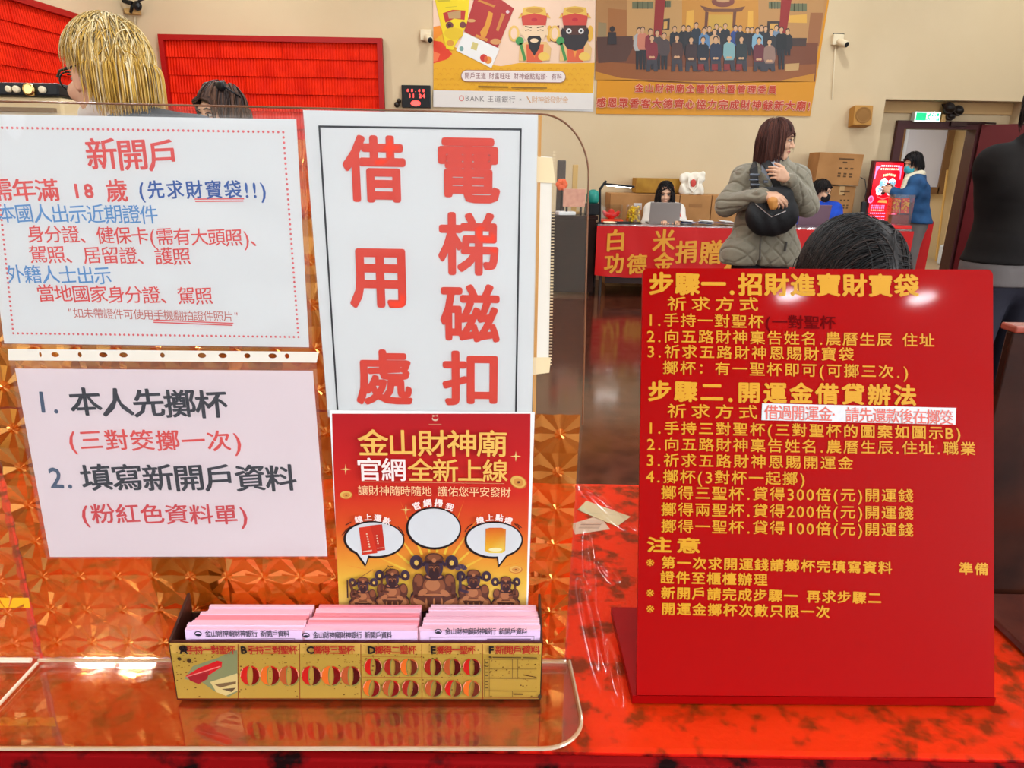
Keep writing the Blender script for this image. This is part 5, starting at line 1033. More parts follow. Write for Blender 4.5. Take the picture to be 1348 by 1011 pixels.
for x in range(665, 850, 22): A.pe(x, 160, 8, 7, lw_, 8); A.pe(x-2, 184, 9, 8, S(250, 214, 190), 8)
for k in range(7): A.pe(700+k*19, 236-abs(k-3)*-3-12, 9, 10, S(250, 206, 160), 8)
A.pp([(680, 442), (690, 425), (770, 424), (780, 446)], S(250, 150, 80)); A.pp([(660, 392), (730, 410), (800, 392), (790, 400), (730, 424), (668, 402)], S(250, 90, 90))
for y in (468, 486, 504): [A.pe(628+k*21, y, 8.5, 6.5, lp if y != 504 else S(250, 170, 150), 8) for k in range(7)]
for y in (528, 553, 577, 600, 636): [A.pe(625+k*21, y, 9, 5.5, S(250, 150, 210) if y < 630 else S(240, 90, 200), 8) for k in range(8)]
for x, y, rx, ry in ((712, 285, 36, 30), (795, 285, 36, 30), (685, 345, 46, 42), (800, 350, 42, 38)):
    for k in range(5): a = R(90+72*k); A.pe(x+rx*.55*math.cos(a), y-ry*.55*math.sin(a), rx*.55, ry*.55, lw_, 12)
li = ink('light_box_face', .4, emit=1.35); A.build('lit_poster', t, li); Zq = A.k*A.eps+.0012
tx = [(ch, *A.P(x, y), .085, .08, 0) for ch, x, y in (('點', 700, 300), ('燈', 800, 300), ('祈', 688, 352), ('福', 795, 352))]
o = link('lit_characters', letters(tx, bold=.03, z=Zq), mat('light_blue_led', (.25, .62, .75, 1), .4, emit=.5), t); 
for ch in t.children:
    if ch.name.startswith('lit_'): ch.location = (0, -.002, H/2); ch.rotation_euler = (R(90), 0, 0)
# red cloth strip and items in the side room
p, q = PY(1206, 290, 9.2), PY(1213, 335, 9.2); b = MB(); b.box((0, 0, (p.z)/2), (q.x-p.x, .3, p.z), bev=.01); o = tag(b.build('red_stool_cover', mat('banner_red_cloth', S(196, 14, 12), .55)), 'red cloth covered stool behind the girl beside the doorway', 'stool'); o.location = ((p.x+q.x)/2, 9.2, 0)
p = PZ(1238, 340, 0.0); o = tag(MB().box((0, 0, .05), (.24, .3, .09), bev=.02).build('black_mat_bundle', blk), 'black bundle lying on the floor inside the doorway', 'bundle'); o.location = (p.x, min(p.y, 11.5), .006)
Yr = 11.9; p, q = PY(1237, 318, Yr), PY(1264, 224, Yr); t = thing('wooden_pole', 'thin wooden pole leaning in the room beyond the door', 'pole', (p.x, Yr, 0)); b = MB(); b.tube([(0, 0, .02), (q.x-p.x, .35, q.z)], .018, 8); b.build('pole_shaft', mat('pale_wood', S(206, 166, 96), .6), t)
p = PY(1248, 318, 11.6); t = tag(MB().box((0, 0, .16), (.26, .2, .32), Matrix.Rotation(.2, 4, 'Z'), bev=.03).build('white_bucket', mat('blue_white_plastic', S(206, 216, 230), .5)), 'bluish white container on the floor of the room beyond the door', 'container'); t.location = (p.x, 11.5, 0.006)

# ================================================================ DARK DESK TO THE LEFT OF THE DONATION TABLE
DY = 8.05; a, b_ = PY(690, 284, DY).x, PY(785, 284, DY).x; dz = PY(750, 284, DY).z
t = thing('dark_desk', 'dark brown wooden desk seen through the clear shield edge', 'desk', ((a+b_)/2, DY, 0)); W = b_-a
dw = mat('dark_desk_wood', S(44, 24, 18), .3, spec=.12, noise=(6, S(30, 16, 12), .3, .7)); b = MB(); b.box((0, .3, dz-.02), (W+.04, .62, .04), bev=.005); b.build('desk_top', dw, t)
b = MB(); b.box((0, .01, (dz-.04)/2+.02), (W, .02, dz-.08)); b.build('desk_front', dw, t)
for x in (-W/2+.015, W/2-.015): b = MB(); b.box((x, .31, (dz-.04)/2), (.03, .56, dz-.04)); b.build('desk_side', dw, t)
def put(px, Y): return (PY(px, 280, Y).x, Y, dz+.001)
p0, p1 = PY(740, 272, 8.15), PY(770, 249, 8.15); t = thing('pink_notice_stand', 'pink notice board standing on the dark desk', 'notice board', put(755, 8.15)); b = MB(); b.box((0, 0, p0.z-dz+(p1.z-p0.z)/2), (p1.x-p0.x, .02, p1.z-p0.z), bev=.003); b.build('notice_panel', mat('pink_board', S(226, 168, 142), .5, noise=(20, S(206, 140, 120), .3, .7)), t)
for x in (-.08, .08): b = MB(); b.box((x, 0, (p0.z-dz)/2), (.02, .08, p0.z-dz)); b.build('leg', mat('dark_brown_plastic', S(40, 28, 20), .4), t)
p0, p1 = PY(731, 240, 8.3), PY(743, 211, 8.3); t = tag(MB().box((0, 0, (p1.z-dz)/2), (p1.x-p0.x, .12, p1.z-dz), bev=.01).build('tower_speaker', mat('charcoal_plastic', S(76, 66, 62), .5)), 'tall charcoal tower standing on the dark desk behind the pink notice', 'tower'); t.location = put(737, 8.4)
p1 = PY(755, 217, 8.35); t = thing('wooden_post', 'slim pale wooden post on the dark desk behind the pink notice', 'post', put(755, 8.42)); b = MB(); b.box((0, 0, (p1.z-dz)/2), (.06, .05, p1.z-dz), bev=.005); b.build('post_shaft', mat('pale_wood', S(206, 166, 96), .6), t); b = MB(); b.box((0, 0, .015), (.14, .14, .03), bev=.005); b.build('post_base', mat('pale_wood', S(206, 166, 96), .6), t)
p1 = PY(738, 243, 8.2); t = thing('orange_pinwheel', 'bright orange pinwheel ornament on the dark desk left of the pink notice', 'ornament', put(738, 8.2)); b = MB(); b.tube([(0, 0, 0), (0, 0, p1.z-dz)], .008, 6); b.build('stem', blk, t); b = MB()
for k in range(6): a_ = R(60*k); b.ball((.035*math.cos(a_), -.01, p1.z-dz+.035*math.sin(a_)), (.035, .014, .035), nu=10, nv=6)
b.build('petals', mat('bright_orange', S(236, 96, 44), .5), t, True)
t = tag(MB().lathe([(.06, 0), (.075, .02), (.075, .09), (.06, .13), (.02, .15)], n=18).build('teal_pot', mat('teal_glaze', S(34, 130, 116), .4), smooth=True), 'round teal pot on the dark desk beside the desk lamp', 'pot'); pz = PY(781, 272, 8.2); t.location = (pz.x, 8.3, dz+.001+.13)
t2 = tag(MB().box((0, 0, .064), (.17, .16, .128), bev=.008).build('black_box', blk), 'black box on the dark desk under the teal pot', 'box'); t2.location = (pz.x, 8.3, dz+.001)
t = tag(MB().box((0, 0, .02), (.2, .16, .04), Matrix.Rotation(.2, 4, 'Z'), bev=.008).build('white_bundle', papm), 'white paper bundle on the dark desk before the pink notice', 'papers'); t.location = (put(747, 8.14)[0]-.02, 8.17, dz+.001)

# tall cabinet machine at far left
Ym = 3.0; p, q = PY(-60, 108, Ym), PY(77, 110, Ym); t = thing('air_cleaner', 'tall beige machine with black control strip and gold knob at the left edge', 'machine', ((p.x+q.x)/2, Ym, 0)); W = q.x-p.x; H = q.z; zb = PY(40, 127, Ym).z
b = MB(); b.box((0, .25, zb/2), (W-.01, .48, zb), bev=.01); b.build('machine_body', mat('beige_enamel', S(214, 186, 140), .4), t)
b = MB(); b.box((0, .235, (H+zb)/2+.001), (W, .49, H-zb), bev=.008); cs = b.build('control_strip', blk, t)
zc = (H+zb)/2
for px, r_, m in ((42, .024, mat('brass', (.8, .56, .2, 1), .25, 1)), (25, .013, ivory), (59, .013, ivory), (15, .012, ivory)):
    x = PY(px, 118, Ym).x-t.location.x; b = MB(); b.lathe([(r_, 0), (r_, .012), (r_*.7, .016)], (x, -.0095, zc-.02*0), 18, Matrix.Rotation(R(90), 4, 'X')); b.build('control_knob', m, cs)
b = MB(); z0_ = PY(40, 134, Ym).z
for k in range(14): b.box((0, -.001, z0_-.03-k*.035), (W-.06, .02, .016))
b.build('louvre_grille', mat('brown_louvre', S(120, 92, 62), .5), t)

# ================================================================ PEOPLE
ZUP = Vector((0, 0, 1))
def skin(name='skin', c=(222, 172, 140)): return mat(name, S(*c), .5, spec=.35)
def frame_of(F, tilt=0):
    F = Vector(F).normalized(); Rt = F.cross(ZUP).normalized(); U = Rt.cross(F).normalized()
    if tilt: M = Matrix.Rotation(tilt, 3, F); Rt, U = M @ Rt, M @ U
    return F, Rt, U
def head_prims(H, F, Rt, U, s=1.0):
    P = lambda f, r, u: H+(F*f+Rt*r+U*u)*s
    M = Matrix((Rt, F, U)).transposed()                       # local x=right y=forward z=up
    e = lambda f, r, u, rr, rf, ru: ell(P(f, r, u), (rr*s, rf*s, ru*s), M)
    pr = [e(-.012, 0, .03, .076, .094, .088), e(.03, 0, -.045, .058, .058, .07), e(.062, 0, -.098, .026, .024, .022)]
    pr += [kk(.012*s, e(.07, .034, -.03, .03, .024, .026)), kk(.012*s, e(.07, -.034, -.03, .03, .024, .026)), kk(.014*s, e(.074, 0, .03, .056, .02, .018))]
    pr += [cut(kk(.014*s, e(.101, .031, .004, .016, .013, .011))), cut(kk(.014*s, e(.101, -.031, .004, .016, .013, .011)))]
    pr += [kk(.01*s, cap(P(.088, 0, .008), P(.106, 0, -.03), .008*s, .0125*s)), kk(.008*s, e(.095, .012, -.034, .009, .01, .007)), kk(.008*s, e(.095, -.012, -.034, .009, .01, .007))]
    pr += [kk(.006*s, e(.084, 0, -.062, .022, .012, .006)), kk(.006*s, e(.082, 0, -.072, .018, .012, .0065))]
    for sd in (-1, 1): pr += [kk(.006*s, e(-.005, sd*.078, -.012, .008, .02, .032)), kk(.004*s, e(-.012, sd*.083, -.002, .005, .016, .02))]
    return pr, P, M
def face_parts(root, P, M, s=1.0, lips=S(176, 84, 80), brow=S(54, 38, 32), eyes=True, mouth=True):
    if eyes:
        for sd in (-1, 1):
            b = MB(); b.ball(P(.083, sd*.031, .003), (.0135*s, .0115*s, .0075*s), M.to_4x4(), 12, 8); ey = b.build('eye', mat('eye_white', S(190, 178, 168), .3), root, True)
            b = MB(); b.ball(P(.0925, sd*.031, .003), (.0066*s, .0035*s, .0068*s), M.to_4x4(), 10, 6); b.build('iris', mat('dark_iris', S(34, 22, 18), .2), ey, True)
            b = MB(); b.tube([P(.089, sd*.048, .01), P(.095, sd*.032, .0135), P(.094, sd*.016, .009)], [.0016*s, .0024*s, .0015*s], 6); b.build('eyelid', mat('brow_'+str(brow[0])[:5], brow, .7), ey, True)
            b = MB(); b.tube([P(.086, sd*.054, .024), P(.096, sd*.034, .031), P(.097, sd*.014, .027)], [.0018*s, .0036*s, .0028*s], 6); b.build('eyebrow', mat('brow_'+str(brow[0])[:5], brow, .7), root, True)
    if mouth: b = MB(); b.tube([P(.083, .024, -.066), P(.094, .009, -.062), P(.0945, 0, -.0635), P(.094, -.009, -.062), P(.083, -.024, -.066)], [.001*s, .0045*s, .004*s, .0045*s, .001*s], 8); b.tube([P(.083, .02, -.068), P(.092, 0, -.0725), P(.083, -.02, -.068)], [.001*s, .0055*s, .001*s], 8); b.build('lips', mat('lips', lips, .4), root, True)
def hand_prims(W, D, side, N, s=1.0, curl=.5, thumb=True):
    """W wrist, D direction of the fingers, side towards the thumb, N back-of-hand normal"""
    D = Vector(D).normalized(); N = Vector(N); N = (N-D*N.dot(D)).normalized(); T = D.cross(N)
    if T.dot(Vector(side)) < 0: T = -T
    pr = [kk(.012*s, cap(W, W+D*.02*s, .024*s, .026*s))]
    for i, (off, ln, r) in enumerate(((.028, .072, .0088), (.009, .08, .009), (-.010, .074, .0086), (-.028, .058, .0076))):
        k = W+D*(.088-.006*abs(i-1))*s+T*off*s; pr.append(kk(.014*s, cap(W+D*.02*s+T*off*.55*s, k, .014*s, .0125*s)))
        a = 0; p = k
        for j, fr_ in enumerate((.45, .32, .25)):
            a += curl*(.7+.12*i)*(1 if j else .8); d = D*math.cos(a)-N*math.sin(a)+T*off*.8*(1-j*.4); q = p+d.normalized()*ln*fr_*s
            pr.append(kk(.0035*s, cap(p, q, r*s*(1-.08*j), r*s*(.92-.08*j)))); p = q
    if thumb:
        b0 = W+D*.03*s+T*.022*s; b1 = b0+(D*.7+T*.75-N*.25).normalized()*.04*s; b2 = b1+(D*.9+T*.2-N*.35).normalized()*.032*s; b3 = b2+(D*.95-N*.3).normalized()*.024*s
        pr += [kk(.012*s, cap(b0, b1, .015*s, .0115*s)), kk(.004*s, cap(b1, b2, .0108*s, .0098*s)), kk(.004*s, cap(b2, b3, .0095*s, .008*s))]
    return pr
def hs_(rad): return rad[0]/.083
def hair(root, H, F, Rt, U, rad, mask, length, n, wid, colfn, m, droop=.5, part=None, seed=1, steps=12, crown=(0, -.35, .94), fluff=1.06, capmask=None, jit=.12, avoid=None, name='hair', hug=-.15, gap=.62, gapz=.42):
    H = H+(F*(-.012)+U*.03)*hs_(rad)
    rng = random.Random(seed); V = []; Fc = []; Cc = []; M = Matrix((Rt, F, U)).transposed(); MI = M.inverted(); rad = Vector(rad); cr = Vector(crown).normalized()
    nu, nv = 40, 24; base = len(V)                                   # the close-lying layer under the locks
    for j in range(nv+1):
        for i in range(nu):
            th, a = math.pi*j/nv, 2*math.pi*i/nu; d = Vector((math.sin(th)*math.cos(a), math.sin(th)*math.sin(a), math.cos(th)))
            V.append(H+M @ Vector((d.x*rad.x*1.03, d.y*rad.y*1.03, d.z*rad.z*1.03))); Cc.append(colfn(.15, .3, d))
    cm = capmask or mask
    for j in range(nv):
        for i in range(nu):
            th, a = math.pi*(j+.5)/nv, 2*math.pi*(i+.5)/nu; d = Vector((math.sin(th)*math.cos(a), math.sin(th)*math.sin(a), math.cos(th)))
            if cm(d): Fc.append((base+j*nu+i, base+(j+1)*nu+i, base+(j+1)*nu+(i+1) % nu, base+j*nu+(i+1) % nu))
    for q in range(n):
        for _ in range(60):
            d = Vector((rng.gauss(0, 1), rng.gauss(0, 1), rng.gauss(0, 1))).normalized()
            if mask(d): break
        else: continue
        p = Vector((d.x*rad.x, d.y*rad.y, d.z*rad.z))*1.02
        if part is not None: sgn = 1 if d.x > part else -1; t = Vector((sgn*.9, -.25 if d.y < .5 else .05, .15))
        else: t = d-cr
        t = t+Vector((rng.gauss(0, jit), rng.gauss(0, jit), rng.gauss(0, jit))); t = (t-d*t.dot(d)).normalized()
        v = M @ t; pw = H+M @ p; L = length(d)*rng.uniform(.85, 1.1); st = L/steps; pts = [pw]; lay = rng.uniform(1.035, fluff)
        for k in range(steps):
            l0 = MI @ (pw-H)
            v = (v-ZUP*droop*(.3+1.2*k/steps)).normalized()
            if l0.z < hug*rad.z: v = (v*.45-ZUP*.55).normalized()
            pw = pw+v*st; lo = MI @ (pw-H); qn = math.sqrt((lo.x/rad.x)**2+(lo.y/rad.y)**2+(lo.z/rad.z)**2)
            if qn < lay or lo.z > hug*rad.z: lo *= lay/qn; npw = H+M @ lo; dv = npw-pts[-1]; v = dv.normalized() if dv.length > 1e-6 else v; pw = npw
            lo = MI @ (pw-H)
            if lo.y > .3*rad.y and lo.z < gapz*rad.z and abs(lo.x) < gap*rad.x and lo.z > -2.2*rad.z and k > 1: lo.x = math.copysign(gap*rad.x*1.02, lo.x); pw = H+M @ lo
            if avoid: pw = avoid(pw)
            pts.append(pw)
        rnd = rng.random(); b0 = len(V); up = None
        for i, p_ in enumerate(pts):
            t_ = (pts[min(i+1, len(pts)-1)]-pts[max(0, i-1)]).normalized(); out = (p_-H); out = out-t_*out.dot(t_); out = out.normalized() if out.length > 1e-6 else t_.orthogonal().normalized(); sd = t_.cross(out); x = i/(len(pts)-1)
            ww = wid*(min(1, .5+x*2) if x < .5 else 1-(x-.5)*1.5); c = colfn(x, rnd, d)
            V += [p_+sd*ww, p_+out*ww*.55, p_-sd*ww, p_-out*ww*.4]; Cc += [c]*4
        for i in range(len(pts)-1):
            for k in range(4): Fc.append((b0+i*4+k, b0+i*4+(k+1) % 4, b0+(i+1)*4+(k+1) % 4, b0+(i+1)*4+k))
        Fc.append((b0+(len(pts)-1)*4, b0+(len(pts)-1)*4+1, b0+(len(pts)-1)*4+2, b0+(len(pts)-1)*4+3))
    me = bpy.data.meshes.new('hair'); me.from_pydata([tuple(v) for v in V], [], Fc); me.update()
    a = me.color_attributes.new('ink', 'FLOAT_COLOR', 'POINT'); a.data.foreach_set('color', np.array(Cc, dtype=np.float32).ravel())
    o = link(name, me, m, root); me.polygons.foreach_set('use_smooth', [True]*len(me.polygons)); return o
hairink = ink('hair_strands', .5, spec=.22)
def tone(*cs):
    cs = [S(*c) for c in cs]
    def f(x, rnd, d): c = cs[int(rnd*len(cs)) % len(cs)]; return c
    return f
class Person:
    """joints are given relative to the root on the floor; the body is one continuous surface, clothes and hair are children"""
    def __init__(s, label, loc, group=None): s.o = thing('person', label, 'person', loc, group=group); s.L = Vector(loc)
    def r(s, p): return Vector(p)-s.L
    def body(s, J, F, headpos, hs=1.0, tilt=0, vox=.006, skinm=None, hands=(), fat=1.0, feet=True):
        F, Rt, U = frame_of(F, tilt); hp, P, M = head_prims(headpos, F, Rt, U, hs); s.P, s.M, s.F, s.Rt, s.U, s.H = P, M, F, Rt, U, headpos; g = fat
        pr = hp+[cap(P(-.02, 0, -.06), J['nk'], .05*g, .054*g)]
        pr += s.torso(J, 0, g)+s.limbs(J, 0, g)
        for h in hands: pr += h
        if 'anL' in J and feet:
            for k in ('L', 'R'): pr += [cap(J['an'+k]+Vector((0, 0, -.03)), J['to'+k], .04, .03)]
        link('body', solid(pr, vox, .03), skinm or skin(), s.o); return s
    def torso(s, J, a, g=1.0):
        L, Rr = J['shL'], J['shR']; c = (L+Rr)/2; hL, hR = J['hpL'], J['hpR']; hc = (hL+hR)/2; sp = (L-Rr)
        up = c+(J['nk']-c)*.4
        ch0, ch1 = c+sp*.24-(c-hc)*.22, c-sp*.24-(c-hc)*.22; ws = hc+(c-hc)*.38; w0, w1 = ws+sp*.17, ws-sp*.17
        return [cap(L, up, (.05+a)*g, (.058+a)*g), cap(Rr, up, (.05+a)*g, (.058+a)*g), cap(ch0, ch1, (.098+a)*g), cap(w0, w1, (.088+a)*g), cap(hL, hR, (.1+a)*g), cap(ch0, w0, (.09+a)*g, (.085+a)*g), cap(ch1, w1, (.09+a)*g, (.085+a)*g), cap(w0, hL, (.086+a)*g, (.1+a)*g), cap(w1, hR, (.086+a)*g, (.1+a)*g), cap(ws, c-(c-hc)*.15, (.09+a)*g)]
    def limbs(s, J, a, g=1.0, arms=True, legs=True, cuff=1.0):
        pr = []
        for k in ('L', 'R'):
            if arms and 'el'+k in J:
                wv = J['el'+k]+(J['wr'+k]-J['el'+k])*cuff
                pr += [cap(J['sh'+k], J['el'+k], (.048+a)*g, (.038+a)*g), cap(J['el'+k], wv, (.038+a)*g, (.026+a*.8)*g)]
            if legs and 'kn'+k in J: pr += [cap(J['hp'+k], J['kn'+k], (.082+a)*g, (.054+a)*g), cap(J['kn'+k], J['an'+k], (.054+a)*g, (.038+a)*g)]
        return pr
    def cloth(s, name, prims, m, vox=.007, k=.03, disp=None): return link(name, solid(prims, vox, k, disp), m, s.o)
def legs_standing(J, hc, side, fwd, z=0.0, kn=.5, w=.09, st=.11):
    for k, sg in (('L', 1), ('R', -1)):
        J['hp'+k] = hc+side*sg*w; J['kn'+k] = Vector((hc.x, hc.y, kn))+side*sg*(w+.01)+fwd*.02; J['an'+k] = Vector((hc.x, hc.y, .085))+side*sg*st; J['to'+k] = J['an'+k]+fwd*.16+Vector((0, 0, -.05))
def shoes(p, J, m):
    for k in ('L', 'R'):
        a, t_ = J['an'+k], J['to'+k]; d = (t_-a); d.z = 0; d.normalize()
        me = solid([cap(a+Vector((0, 0, -.035))-d*.02, a+d*.12+Vector((0, 0, -.045)), .046, .042), cap(a+d*.1+Vector((0, 0, -.05)), a+d*.19+Vector((0, 0, -.052)), .043, .034), cut(half((0, 0, .002), (0, 0, -1)))], .007, .02); link('shoe', me, m, p.o)
def legs_seated(J, hc, side, fwd):
    for k, sg in (('L', 1), ('R', -1)):
        J['hp'+k] = hc+side*sg*.09; J['kn'+k] = hc+side*sg*.12+fwd*.42+Vector((0, 0, .02)); J['an'+k] = Vector((0, 0, .085-0))+Vector((J['kn'+k].x, J['kn'+k].y, 0))-fwd*.05; J['to'+k] = J['an'+k]+fwd*.16+Vector((0, 0, -.05))
def stool(label, loc, h=.42):
    t = thing('stool', label, 'stool', loc); b = MB(); b.lathe([(.16, h-.04), (.175, h-.03), (.175, h-.005), (.16, h)], n=20); b.build('seat', mat('stool_seat', S(60, 40, 34), .5), t)
    for a in (45, 135, 225, 315): b = MB(); c, q = math.cos(R(a)), math.sin(R(a)); b.tube([(.12*c, .12*q, h-.04), (.17*c, .17*q, 0)], .014, 8); b.build('leg', mat('steel', (.6, .6, .6, 1), .3, 1), t)
black_shoe = mat('black_shoe', S(26, 24, 26), .4)

# ---------------- standing woman with the crossbody bag
Y0 = 4.75; c0 = PY(1008, 300, Y0); p = Person('woman in grey quilted jacket holding a black crossbody bag, head turned aside', (c0.x, Y0, 0)); r = p.r
def q(px, py, dy=0): return r(PY(px, py, Y0+dy))
J = dict(nk=q(1018, 212), shL=q(1049, 236, .0), shR=q(981, 235, .0), elL=q(1063, 270, -.06), wrL=q(1036, 235, -.23), elR=q(956, 270, -.03), wrR=q(1006, 257, -.27))
side, fwd = Vector((1, 0, 0)), Vector((0, -1, 0)); legs_standing(J, q(1003, 326), side, fwd)
Hc = q(1022.5, 184, -.02); Fh = (.86, -.5, -.1)
hL = hand_prims(J['wrL'], q(1022, 227, -.28)-J['wrL'], (0, -.3, 1), (.2, -1, .2), curl=.75); hR = hand_prims(J['wrR'], q(1024, 262, -.31)-J['wrR'], (0, -.4, 1), (.2, -.8, .6), curl=.55)
p.body(J, Fh, Hc, 1.0, vox=.005, hands=(hL, hR)); face_parts(p.o, p.P, p.M, brow=S(84, 54, 44))
quilt = mat('grey_quilted_nylon', S(136, 127, 108), .55, spec=.3, sheen=.2, bump=(40, .3, .01))
def qd(V, N):
    u = V[:, 0]+V[:, 1]*.8; v = V[:, 2]; a, b = np.abs(np.sin((u+v)*30)), np.abs(np.sin((u-v)*30)); return .013*np.minimum(np.minimum(a, b)*2.2, .8)-.006+.003*np.sin(v*38+u*9)
hem = q(1000, 347).z
jp = p.torso(J, .034)+p.limbs(J, .026, legs=False, cuff=.93)+[cap(J['hpL']+Vector((.03, 0, -.06)), J['hpR']+Vector((-.04, 0, -.06)), .142)]+[cap(J['nk']+Vector((.03, .03, .0)), J['nk']+Vector((-.04, .03, 0)), .066), cut(half((0, 0, hem), (0, 0, -1)))]
jp += [cut(ell(q(1014, 214, -.14), (.055, .1, .075))), cut(ell(q(1000, 347, -.15), (.014, .06, .035)))]
p.cloth('quilted_jacket', jp, quilt, .006, .035, qd)
inn = p.torso(J, .012)[:2]+[cap(q(1014, 222, -.045), q(1013, 250, -.05), .07, .08), cap(J['nk']+Vector((.012, .0, -.02)), J['nk']+Vector((-.012, 0, -.02)), .058)]
p.cloth('pale_shirt', inn, mat('pale_blue_shirt', S(168, 172, 182), .7), .007)
p.cloth('dark_collar', [cap(J['nk']+Vector((.015, -.012, .022)), J['nk']+Vector((-.015, -.012, .018)), .061), cut(half(J['nk']+Vector((0, 0, .045)), (0, .3, 1)))], mat('navy_knit', S(30, 30, 40), .8), .006)
b = MB(); b.tube([q(1013, 250, -.17), q(1006, 290, -.185), q(1001, 318, -.185), q(1000, 342, -.185)], .006, 6); b.build('jacket_zip', mat('zip_grey', S(92, 86, 76), .5), p.o)
b = MB(); b.tube([q(1035, 318, -.165), q(1033, 331, -.17)], .008, 6); b.build('pocket_zip', mat('dark_zip', S(70, 64, 58), .5), p.o)
p.cloth('trousers', p.limbs(J, .022, arms=False)+[cap(J['hpL'], J['hpR'], .115)], mat('black_trousers', S(22, 20, 26), .7), .008); shoes(p, J, black_shoe)
bt1, bt2, bt3 = (80, 44, 36), (62, 34, 28), (100, 58, 46)
hair(p.o, Hc, p.F, p.Rt, p.U, (.082, .1, .098), lambda d: d.z > -.25 and (d.y < .35 or d.z > .55) and not (d.y > .05 and abs(d.x) > .4 and d.z < .4), lambda d: .07 if d.y > .45 else (.235 if d.y < .35 else .2), 1700, .0026, tone(bt1, bt2, bt3), hairink, .5, part=None, seed=3, fluff=1.12, gapz=.22, gap=.8, crown=(.1, -.2, .97))
# her bag
bg_ = thing('crossbody_bag', 'black crescent crossbody bag worn by the woman in grey', 'bag', (c0.x, Y0, 0)); bagm = mat('black_nylon', S(20, 19, 21), .55, spec=.4, bump=(50, .2, .01))
bpr = [cap(q(1004, 285, -.225), q(1029, 282, -.225), .105, .105, (1, 1.7, 1)), cap(q(1002, 262, -.225), q(1030, 260, -.225), .07, .07, (1, 1.5, 1)), ell(q(1016, 283, -.225), (.155, .065, .135))]
link('bag_body', solid(bpr+[cut(ell(q(1019, 250, -.30), (.055, .06, .045)))], .006, .03, lambda V, N: .002*np.sin(V[:, 0]*70+V[:, 2]*40)), bagm, bg_)
b = MB(); b.tube([q(994, 268, -.27), q(1016, 286, -.325), q(1034, 278, -.32)], .004, 6); b.build('bag_zip', chrome, bg_)
def strap(pts, w_): b = MB(); b.tube(pts, w_, 8, flat=.22); return b
strap([q(990, 216, -.02), q(992, 222, -.115), q(993, 240, -.165), q(994, 254, -.19), q(994, 272, -.2)], .028).build('bag_strap', bagm, bg_)
strap([q(1006, 211, -.06), q(1014, 222, -.155), q(1022, 240, -.185), q(1026, 256, -.2)], .026).build('bag_strap', bagm, bg_)
b = MB()
for px, py in ((993, 230), (994, 243)): cc = q(px, py, -.185); b.box(cc, (.062, .014, .014), bev=.003); b.box(cc+Vector((0, 0, -.03)), (.062, .012, .01), bev=.003)
b.box(q(1008, 239, -.205), (.03, .012, .018), bev=.003); b.build('strap_buckle', mat('gunmetal', S(90, 92, 98), .3, .8), bg_)
pg = tag(link('orange_pouch', solid([cap(q(1017, 266, -.335), q(1018, 271, -.335), .028, .026), ell(q(1017, 264, -.335), (.028, .022, .02))], .005, .015), mat('orange_pouch', S(206, 140, 70), .5)), 'small orange and cream pouch in the hand of the woman in grey', 'pouch'); pg.location = (c0.x, Y0, 0)

# ---------------- seated woman with long black hair
Y1 = 8.56; c1 = PY(876, 290, Y1); p = Person('seated woman with long black hair bent over the silver laptop', (c1.x, Y1, 0)); r = p.r
def q(px, py, dy=0): return r(PY(px, py, Y1+dy))
J = dict(nk=q(876, 268, .0), shL=q(892, 277), shR=q(857, 276), elL=q(898, 297, -.1), elR=q(851, 296, -.1)); J['wrL'] = Vector((.06, -.3, TZ+.05)); J['wrR'] = Vector((-.1, -.3, TZ+.05)); hc = Vector((0, .03, .52)); legs_seated(J, hc, Vector((1, 0, 0)), Vector((0, -1, 0)))
Hc = q(876, 254, -.09); hds = [hand_prims(J['wr'+k], (0, -1, -.15), (-sg, 0, 0), (0, -.1, 1), curl=.35) for k, sg in (('L', 1), ('R', -1))]
p.body(J, (-.12, -.95, -.26), Hc, 1.0, vox=.008, hands=hds); face_parts(p.o, p.P, p.M)
p.cloth('white_jacket', p.torso(J, .035)+p.limbs(J, .03, legs=False, cuff=.95), mat('white_fleece', S(228, 220, 208), .85), .009, .035)
for a_, b_ in (((861, 270, -.1), (863, 292, -.15)), ((890, 272, -.1), (893, 292, -.15))): p.cloth('red_trim', [cap(q(*a_), q(*b_), .034, .042)], mat('red_trim', S(214, 60, 44), .7), .008)
p.cloth('trousers', p.limbs(J, .02, arms=False)+[cap(J['hpL'], J['hpR'], .115)], mat('black_trousers', S(22, 20, 26), .7), .01); shoes(p, J, black_shoe)
hair(p.o, Hc, p.F, p.Rt, p.U, (.085, .102, .1), lambda d: d.z > -.3 and (d.y < .55 or d.z > .62) and not (d.y > .25 and abs(d.x) > .5 and d.z < .25), lambda d: .4, 900, .0045, tone((20, 16, 18), (28, 22, 24), (14, 12, 14)), hairink, .4, part=0.0, seed=5, fluff=1.13, jit=.05)
stool('stool under the seated woman behind the silver laptop', (c1.x, Y1+.03, 0))
